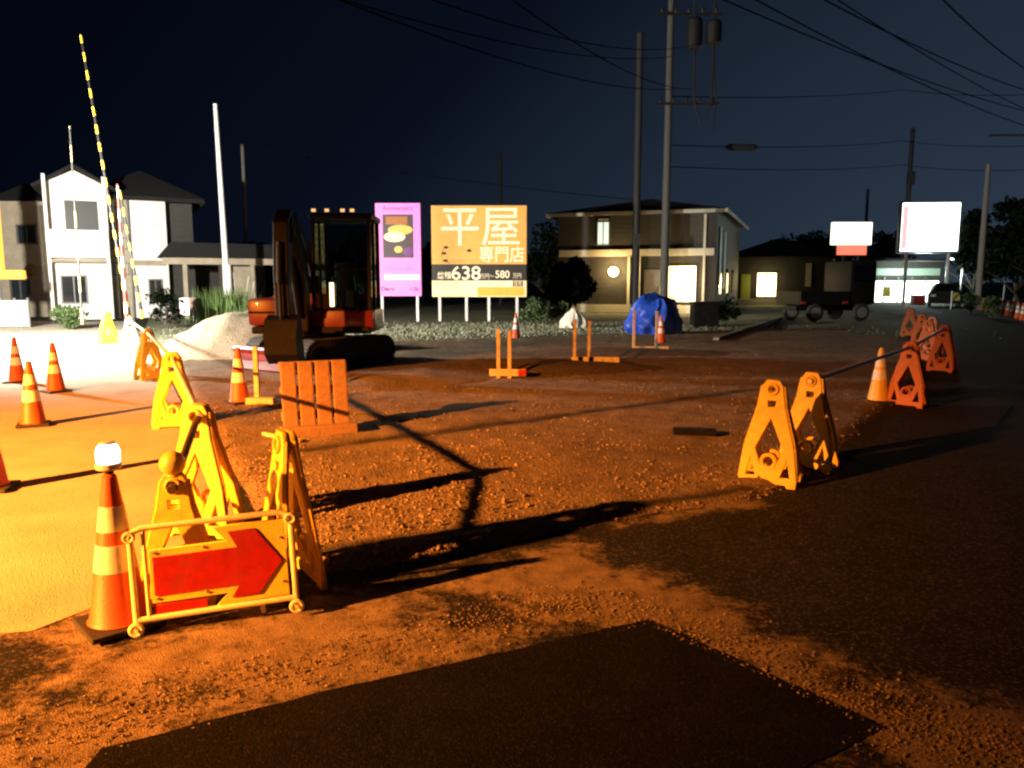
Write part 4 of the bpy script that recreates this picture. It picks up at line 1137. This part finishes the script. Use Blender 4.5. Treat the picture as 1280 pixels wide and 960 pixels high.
# ------------------------------------------------------------------ trees
def tree(name, loc, h, rx, rz_, n, leaf, m, label, trunk_h=None, group=None, seed=0, lumps=9, base=.15):
    rs = np.random.RandomState(seed)
    t = thing(name, label, 'tree' if 'tree' in name else 'bush', loc, 0, group)
    th = trunk_h if trunk_h is not None else h * .35
    tr = MB(); tr.tube([(0, 0, -.1), (.05, .03, th * .5), (.0, 0, th), (.1, 0, h * .7)], [h * .028, h * .022, h * .018, h * .006], 8)
    for k in range(6):
        a = rs.rand() * 6.28; z0 = th * (.7 + .5 * rs.rand()); e = rx * .7
        tr.tube([(0, 0, z0), (e * .5 * math.cos(a), e * .5 * math.sin(a), z0 + h * .14), (e * math.cos(a), e * math.sin(a), z0 + h * .22)], [h * .012, h * .008, h * .003], 6)
    tr.build('trunk', M_BARK, t, True)
    cs = []
    for k in range(lumps):
        a = rs.rand() * 6.28; rr = rs.rand() ** .5 * .65
        cs.append((rx * rr * math.cos(a), rx * rr * math.sin(a), h * (base + (1 - base) * (.25 + .6 * rs.rand() * (1 - rr * .5))), rx * (.28 + .25 * rs.rand())))
    V, Fc = [], []
    for i in range(n):
        c_ = cs[rs.randint(lumps)]
        d_ = rs.randn(3); d_ /= np.linalg.norm(d_)
        p_ = np.array(c_[:3]) + d_ * c_[3] * (rs.rand() ** .4) * np.array([1, 1, .85])
        if p_[2] < .05: p_[2] = .05 + rs.rand() * .3
        u = rs.randn(3); u /= np.linalg.norm(u); v = np.cross(u, rs.randn(3)); v /= np.linalg.norm(v) + 1e-6
        s = leaf * (.6 + .8 * rs.rand())
        k = len(V)
        V += [p_ - u * s, p_ + v * s * .5, p_ + u * s, p_ - v * s * .5]; Fc.append((k, k + 1, k + 2, k + 3))
    me = bpy.data.meshes.new('crown'); me.from_pydata([tuple(q) for q in V], [], Fc); me.update()
    link('crown', me, m, t)
    return t
TG = 'dark trees behind the lot'
q = W(708, 388, 34); tree('tree', (q.x, q.y, 0), 3.2, 1.3, 1, 2600, .17, M_LEAFD, 'dark rounded tree in front of the left half of the brown house', .5, TG, 1, 12, .05)
q = W(685, 388, 44); tree('tree', (q.x, q.y, 0), 4.9, 2.2, 1, 1900, .25, M_LEAFD, 'dark tree rising right behind the ochre billboard', 1, TG, 2, 12, .05)
for i, (px, Y, h, rx, lab) in enumerate(((455, 42, 4.6, 2.3, 'dark tree mass behind the cab of the excavator'), (300, 50, 4.6, 2.8, 'dark tree behind the carport roof'), (392, 47, 5.2, 2.8, 'dark tall tree behind the excavator arm'), (545, 50, 4.8, 2.6, 'dark tree hidden mostly by the billboards'), (625, 52, 4.6, 2.4, 'dark tree showing under the right end of the ochre billboard'))):
    q = W(px, 388, Y); tree('tree', (q.x, q.y, 0), h, rx, 1, 1700, .26, M_LEAFD, lab, 1, TG, 10 + i, 12, .05)
for i, (px, Y, h, rx, lab) in enumerate(((1000, 70, 6.6, 3.4, 'dark tree beyond the low house, left end of the right tree line'), (1040, 66, 7.2, 3.2, 'dark tree behind the truck cab'), (1100, 74, 6.8, 3.4, 'dark tree between the two lit shop signs'), (1215, 52, 7.2, 2.7, 'tall dark tree just right of the glaring white sign'), (1268, 46, 7.2, 3.0, 'tall dark tree at the right picture edge'), (1318, 38, 6.6, 2.8, 'tall dark tree cut by the right picture edge'))):
    q = W(px, 388, Y); tree('tree', (q.x, q.y, 0), h, rx, 1, 4200, .21, M_LEAFD, lab, 1, 'dark trees along the right skyline', 30 + i, 13, .08)
BGp = 'low lit bushes'
for i, (px, py, h, rx, m, lab) in enumerate(((84, 412, .85, .75, M_LEAFG, 'low green bush glaring in the light before the white house'), (668, 404, 1.0, .7, M_LEAFG, 'brownish bush right of the ochre billboard posts'), (695, 402, .9, .55, M_LEAFG, 'warm lit bush left of the white sack'), (208, 410, 1.5, .7, M_LEAFD, 'dark bush at the left end of the carport'), (905, 402, .9, .8, M_LEAFD, 'dark bush at the right corner of the brown house'), (1212, 392, 1.2, .6, M_LEAFG, 'yellowish bush at the near foot of the leaning pale pole'), (1238, 398, 1.1, .6, M_LEAFG, 'yellowish bush behind the row of red cones'))):
    q = G(px, py); tree('bush', (q.x, q.y, 0), h, rx, 1, 900, .07, m, lab, .2, BGp, 60 + i, 9, .0)

# tall grass blades by the white pole
def grass(name, c, n, h, sp, label, m=M_GRASS, seed=4):
    rs = np.random.RandomState(seed); V, Fc = [], []
    for i in range(n):
        x, y = c[0] + rs.randn() * sp[0], c[1] + rs.randn() * sp[1]
        a = rs.rand() * 6.28; hh = h * (.4 + .7 * rs.rand()); ln = hh * .35 * rs.rand(); wv = .012 + .012 * rs.rand()
        k = len(V); dx, dy = math.cos(a), math.sin(a)
        V += [(x - dy * wv, y + dx * wv, 0), (x + dy * wv, y - dx * wv, 0), (x + dx * ln * .4 + dy * wv * .8, y + dy * ln * .4 - dx * wv * .8, hh * .6), (x + dx * ln * .4 - dy * wv * .8, y + dy * ln * .4 + dx * wv * .8, hh * .6), (x + dx * ln, y + dy * ln, hh)]
        Fc += [(k, k + 1, k + 2, k + 3), (k + 3, k + 2, k + 4)]
    me = bpy.data.meshes.new(name); me.from_pydata(V, [], Fc); me.update()
    o = link(name, me, m); return tag(o, label, 'grass', kind='stuff')
q = G(276, 406); grass('tall_grass', (q.x, q.y + .5), 900, 1.35, (.5, .35), 'tall green grass at the foot of the white pole')
q = G(560, 418); grass('turf_grass', (q.x + 1.2, q.y + 1.5), 9000, .075, (4.5, 2.2), 'short pale turf grass below the billboards', mat('turf', (.16, .16, .10), .7, 2, .4), 9)
for i, (px, pt, pxt) in enumerate(((298, 340, 292), (304, 345, 311), (309, 352, 318))):
    q = G(px, 402); e = W(pxt, pt, q.y)
    o = MB().bar((q.x, q.y, 0), e, .025, .02, 8).build('garden_stake', M_FASC); tag(o, ('pale stake leaning left beside the white pole', 'pale stake leaning right beside the white bundle', 'short pale stake nearest the red excavator')[i], 'stake', 'thin stakes by the white pole')

# ------------------------------------------------------------------ vehicles at right
def wheels(t, pts, r, wdt, ax='Y'):
    for x, y in pts:
        o = MB().torus((x, y, r), r * .74, r * .26, 'X' if ax == 'X' else 'Y', 24, 10).build('wheel', M_RUB, t, True)
        d = Vector((wdt / 2, 0, 0)) if ax == 'X' else Vector((0, wdt / 2, 0))
        MB().bar(Vector((x, y, r)) - d, Vector((x, y, r)) + d, r * .58, seg=18).build('rim', M_STEEL, o)
q = W(1046, 397, 30.5)
t = thing('flatbed_truck', 'dark flatbed truck standing before the lit shop signs', 'truck', (q.x, q.y, 0), R(12))
MB().box((.62, .2, 1.5), (1.15, 1.75, 1.7), bev=.12).build('cab', M_DARKM, t, True)
MB().box((.62, -.685, 1.85), (.95, .03, .65), bev=.02).build('windscreen', M_GLASS, t)
MB().box((-1.0, .2, .72), (2.1, 1.7, .14), bev=.02).box((-1.0, -.66, .98), (2.1, .05, .38)).box((-1.0, 1.06, .98), (2.1, .05, .38)).box((-2.03, .2, .98), (.05, 1.66, .38)).build('bed', M_DARKM, t)
MB().box((-.4, .2, .52), (3.0, .7, .2), bev=.02).build('chassis', M_DARKM, t)
wheels(t, ((.6, -.62), (.6, 1.0), (-1.4, -.62), (-1.4, 1.0)), .36, .2)
for x in (-1.95, -.15): MB().box((x, -.70, .74), (.22, .03, .10), bev=.01).build('tail_lamp', mat('tail_lamp_red', (.35, .03, .02), .3, 8, .2), t)
q = W(1180, 389, 46)
t = thing('parked_car', 'dark car parked at the right of the bright shop front', 'car', (q.x, q.y, 0), R(-27))
bd = MB().prism([(-.85, .25), (.85, .25), (.86, .85), (.72, .95), (.55, 1.45), (-.55, 1.45), (-.72, .95), (-.86, .85)], -.2, 3.6)
bmesh.ops.bevel(bd.bm, geom=bd.bm.edges[:], offset=.06, segments=2, affect='EDGES')
bd.build('body', M_DARKM, t, True)
MB().prism([(-.62, .98), (.62, .98), (.48, 1.38), (-.48, 1.38)], -.225, -.205).build('windscreen', M_GLASS, t)
wheels(t, ((-.78, .5), (.78, .5), (-.78, 2.9), (.78, 2.9)), .31, .18, 'X')
for x in (-.62, .62): MB().box((x, -.23, .72), (.26, .03, .14), bev=.01).build('headlight', M_STEEL, t)

# ------------------------------------------------------------------ shop and lit signs at right
YS = 56.0
a, b = W(1086, 388, YS), W(1172, 388, YS)
t = thing('shop', 'low shop with a glaring white glass front beyond the right barricades', 'shop', (a.x, YS, -.02))
ws = b.x - a.x
MB().box((ws / 2, 2.6, 1.5), (ws + .4, 5, 3.0)).build('wall', M_HDARK, t)
MB().box((ws / 2, .0, 3.05), (ws + .8, 5.6, .16)).build('roof', M_ROOF, t)
M_SHOP = emit('shop_glass_light', (.85, 1.0, .88), 5)
for i in range(5): 
    o = MB().box((ws * (i + .5) / 5, .06, .85), (ws / 5 - .10, .04, 1.5)).build('window', M_SHOP, t)
    MB().box((ws * i / 5, .04, .95), (.08, .08, 1.9)).build('mullion', M_FRAME, t)
MB().box((ws / 2, .05, 2.25), (ws, .06, .5)).build('shop_fascia', added_glow('fascia_green', (.22, .30, .24), .35), t)
lamp('shop_light', 'POINT', (a.x + ws / 2, YS - 2.2, 2.0), 800, (.82, 1, .88), .4)

a, b = W(1129, 254, 50), W(1193, 314, 50)
t = thing('white_pylon_sign', 'glaring white lit sign board on two poles, brightest thing at right', 'sign', ((a.x + b.x) / 2, 50, 0), R(-6))
ww = b.x - a.x
MB().box((0, 0, (a.z + b.z) / 2), (ww, .35, a.z - b.z), bev=.04).build('lit_panel', emit('white_sign_light', (.92, 1.0, 1.0), 7), t)
fr_ = MB()
for zz in (a.z + .06, b.z - .06): fr_.box((0, 0, zz), (ww + .24, .42, .12))
for xx in (-ww / 2 - .06, ww / 2 + .06): fr_.box((xx, 0, (a.z + b.z) / 2), (.12, .42, a.z - b.z - .002))
fr_.build('frame', M_STEEL, t)
MB().box((-ww * .44, -.185, (a.z + b.z) / 2), (ww * .10, .02, (a.z - b.z) * .9)).build('pink_strip', emit('pink_strip_light', (1, .62, .62), 1.0), t)
for x in (-ww * .36, ww * .38): MB().bar((x, 0, 0), (x, 0, b.z + .05), .10).build('post', M_WPOLE, t)
lamp('white_sign_spill', 'SPOT', ((a.x + b.x) / 2, 49.2, 4.6), 260, (.85, .97, 1), .6, ((a.x + b.x) / 2 - 3, 38, 0), R(150), .8)

a, b = W(1040, 278, 60), W(1088, 306, 60)
t = thing('yellow_pylon_sign', 'smaller yellow white lit sign with a red lower panel above the truck', 'sign', ((a.x + b.x) / 2, 60, 0))
ww = b.x - a.x
MB().box((0, 0, (a.z + b.z) / 2), (ww, .3, a.z - b.z), bev=.04).build('lit_panel', emit('cream_sign_light', (1.0, .95, .66), 2.6), t)
c2 = W(1060, 318, 60)
MB().box((.1, 0, (b.z + c2.z) / 2 - .04), (ww * .72, .3, b.z - c2.z), bev=.03).build('red_panel', emit('red_sign_light', (1.0, .22, .12), 1.1, (.6, .1, .08)), t)
for x in (-.5, .6): MB().bar((x, .05, 0), (x, .05, c2.z), .10).build('post', M_DPOLE, t)

def banner(px, pyt, Y, col, label):
    e = W(px, pyt, Y); t = thing('banner', label, 'banner', (e.x, Y, 0), R(random.uniform(-20, 20)), 'upright banners near the shop')
    MB().bar((0, 0, 0), (0, 0, e.z + .1), .025, seg=10).build('pole', M_STEEL, t)
    cl = MB(); n = 8
    rows = [[cl.bm.verts.new((.02 + .5 * k / 5, .05 * math.sin(k * 1.3 + j * .7), e.z - (e.z - .5) * j / n)) for k in range(6)] for j in range(n + 1)]
    for p_, q_ in zip(rows, rows[1:]):
        for k in range(5): cl.bm.faces.new((p_[k], p_[k + 1], q_[k + 1], q_[k]))
    cl.build('cloth', mat('banner_cloth_%d' % px, col, .7, 5, .2), t)
banner(1104, 358, 53, (.7, .6, .08), 'yellow upright banner in front of the left half of the lit shop')
banner(1190, 366, 43, (.6, .5, .12), 'yellowish upright banner right of the parked dark car')
q = W(1147, 388, 52)
o = MB().box((0, 0, .3), (.75, .5, .6), bev=.04).box((0, 0, .63), (.8, .55, .06), bev=.02).build('bin', M_RED); o.location = (q.x, q.y, 0); tag(o, 'red lidded box in front of the lit shop', 'box')
def street_lamp(px, py, Y, label, dx=-.6, st=16):
    e = W(px, py, Y)
    t = thing('street_lamp', label, 'street lamp', (e.x - dx, Y, 0), 0, 'far lit street lamps')
    MB().tube([(0, 0, 0), (0, 0, e.z - .3), (dx * .3, 0, e.z - .02), (dx * .8, 0, e.z + .02)], [.08, .06, .05, .04], 10).build('post', M_STEEL, t, True)
    o = MB().box((dx, 0, e.z), (.55, .26, .12), bev=.03).build('lamp_head', M_STEEL, t)
    MB().box((dx, 0, e.z - .09), (.44, .22, .08), bev=.02).build('lens', emit('street_lamp_light', (.85, .95, 1), st) if 'street_lamp_light' not in MATS else MATS['street_lamp_light'], o)
    return t
street_lamp(1167, 330, 58, 'lit white street lamp beneath the glaring white sign')
street_lamp(1193, 322, 52, 'lit white street lamp right of the glaring white sign')
street_lamp(1034, 322, 62, 'lit white street lamp left of the truck cab')
street_lamp(1250, 312, 60, 'faint lit street lamp among the right hand trees')

# kerb along the lot's far right corner, dark low wall
ka, kb = G(895, 428), G(985, 397)
o = MB().beam((ka.x, ka.y, .06), (kb.x, kb.y, .06), .16, .14, .02).build('kerb', M_KERB); struct(o, 'pale concrete kerb leading back past the brown house', 'kerb')

# dark stone-like bins beside the house
q = G(880, 408)
o = MB().box((0, 0, .4), (.9, .6, .8), bev=.05).box((0, 0, .83), (.96, .66, .06), bev=.02).build('storage_bin', M_DARKM); o.location = (q.x, q.y, 0); tag(o, 'dark lidded storage bin right of the blue tarpaulin', 'bin')

# ------------------------------------------------------------------ render settings
SC.render.engine = 'CYCLES'
SC.view_settings.view_transform = 'Standard'
SC.view_settings.look = 'None'
SC.view_settings.exposure = 0
SC.view_settings.gamma = 1
SC.cycles.use_denoising = True
SC.cycles.max_bounces = 4
SC.cycles.sample_clamp_indirect = 4
SC.cycles.filter_width = 2.4
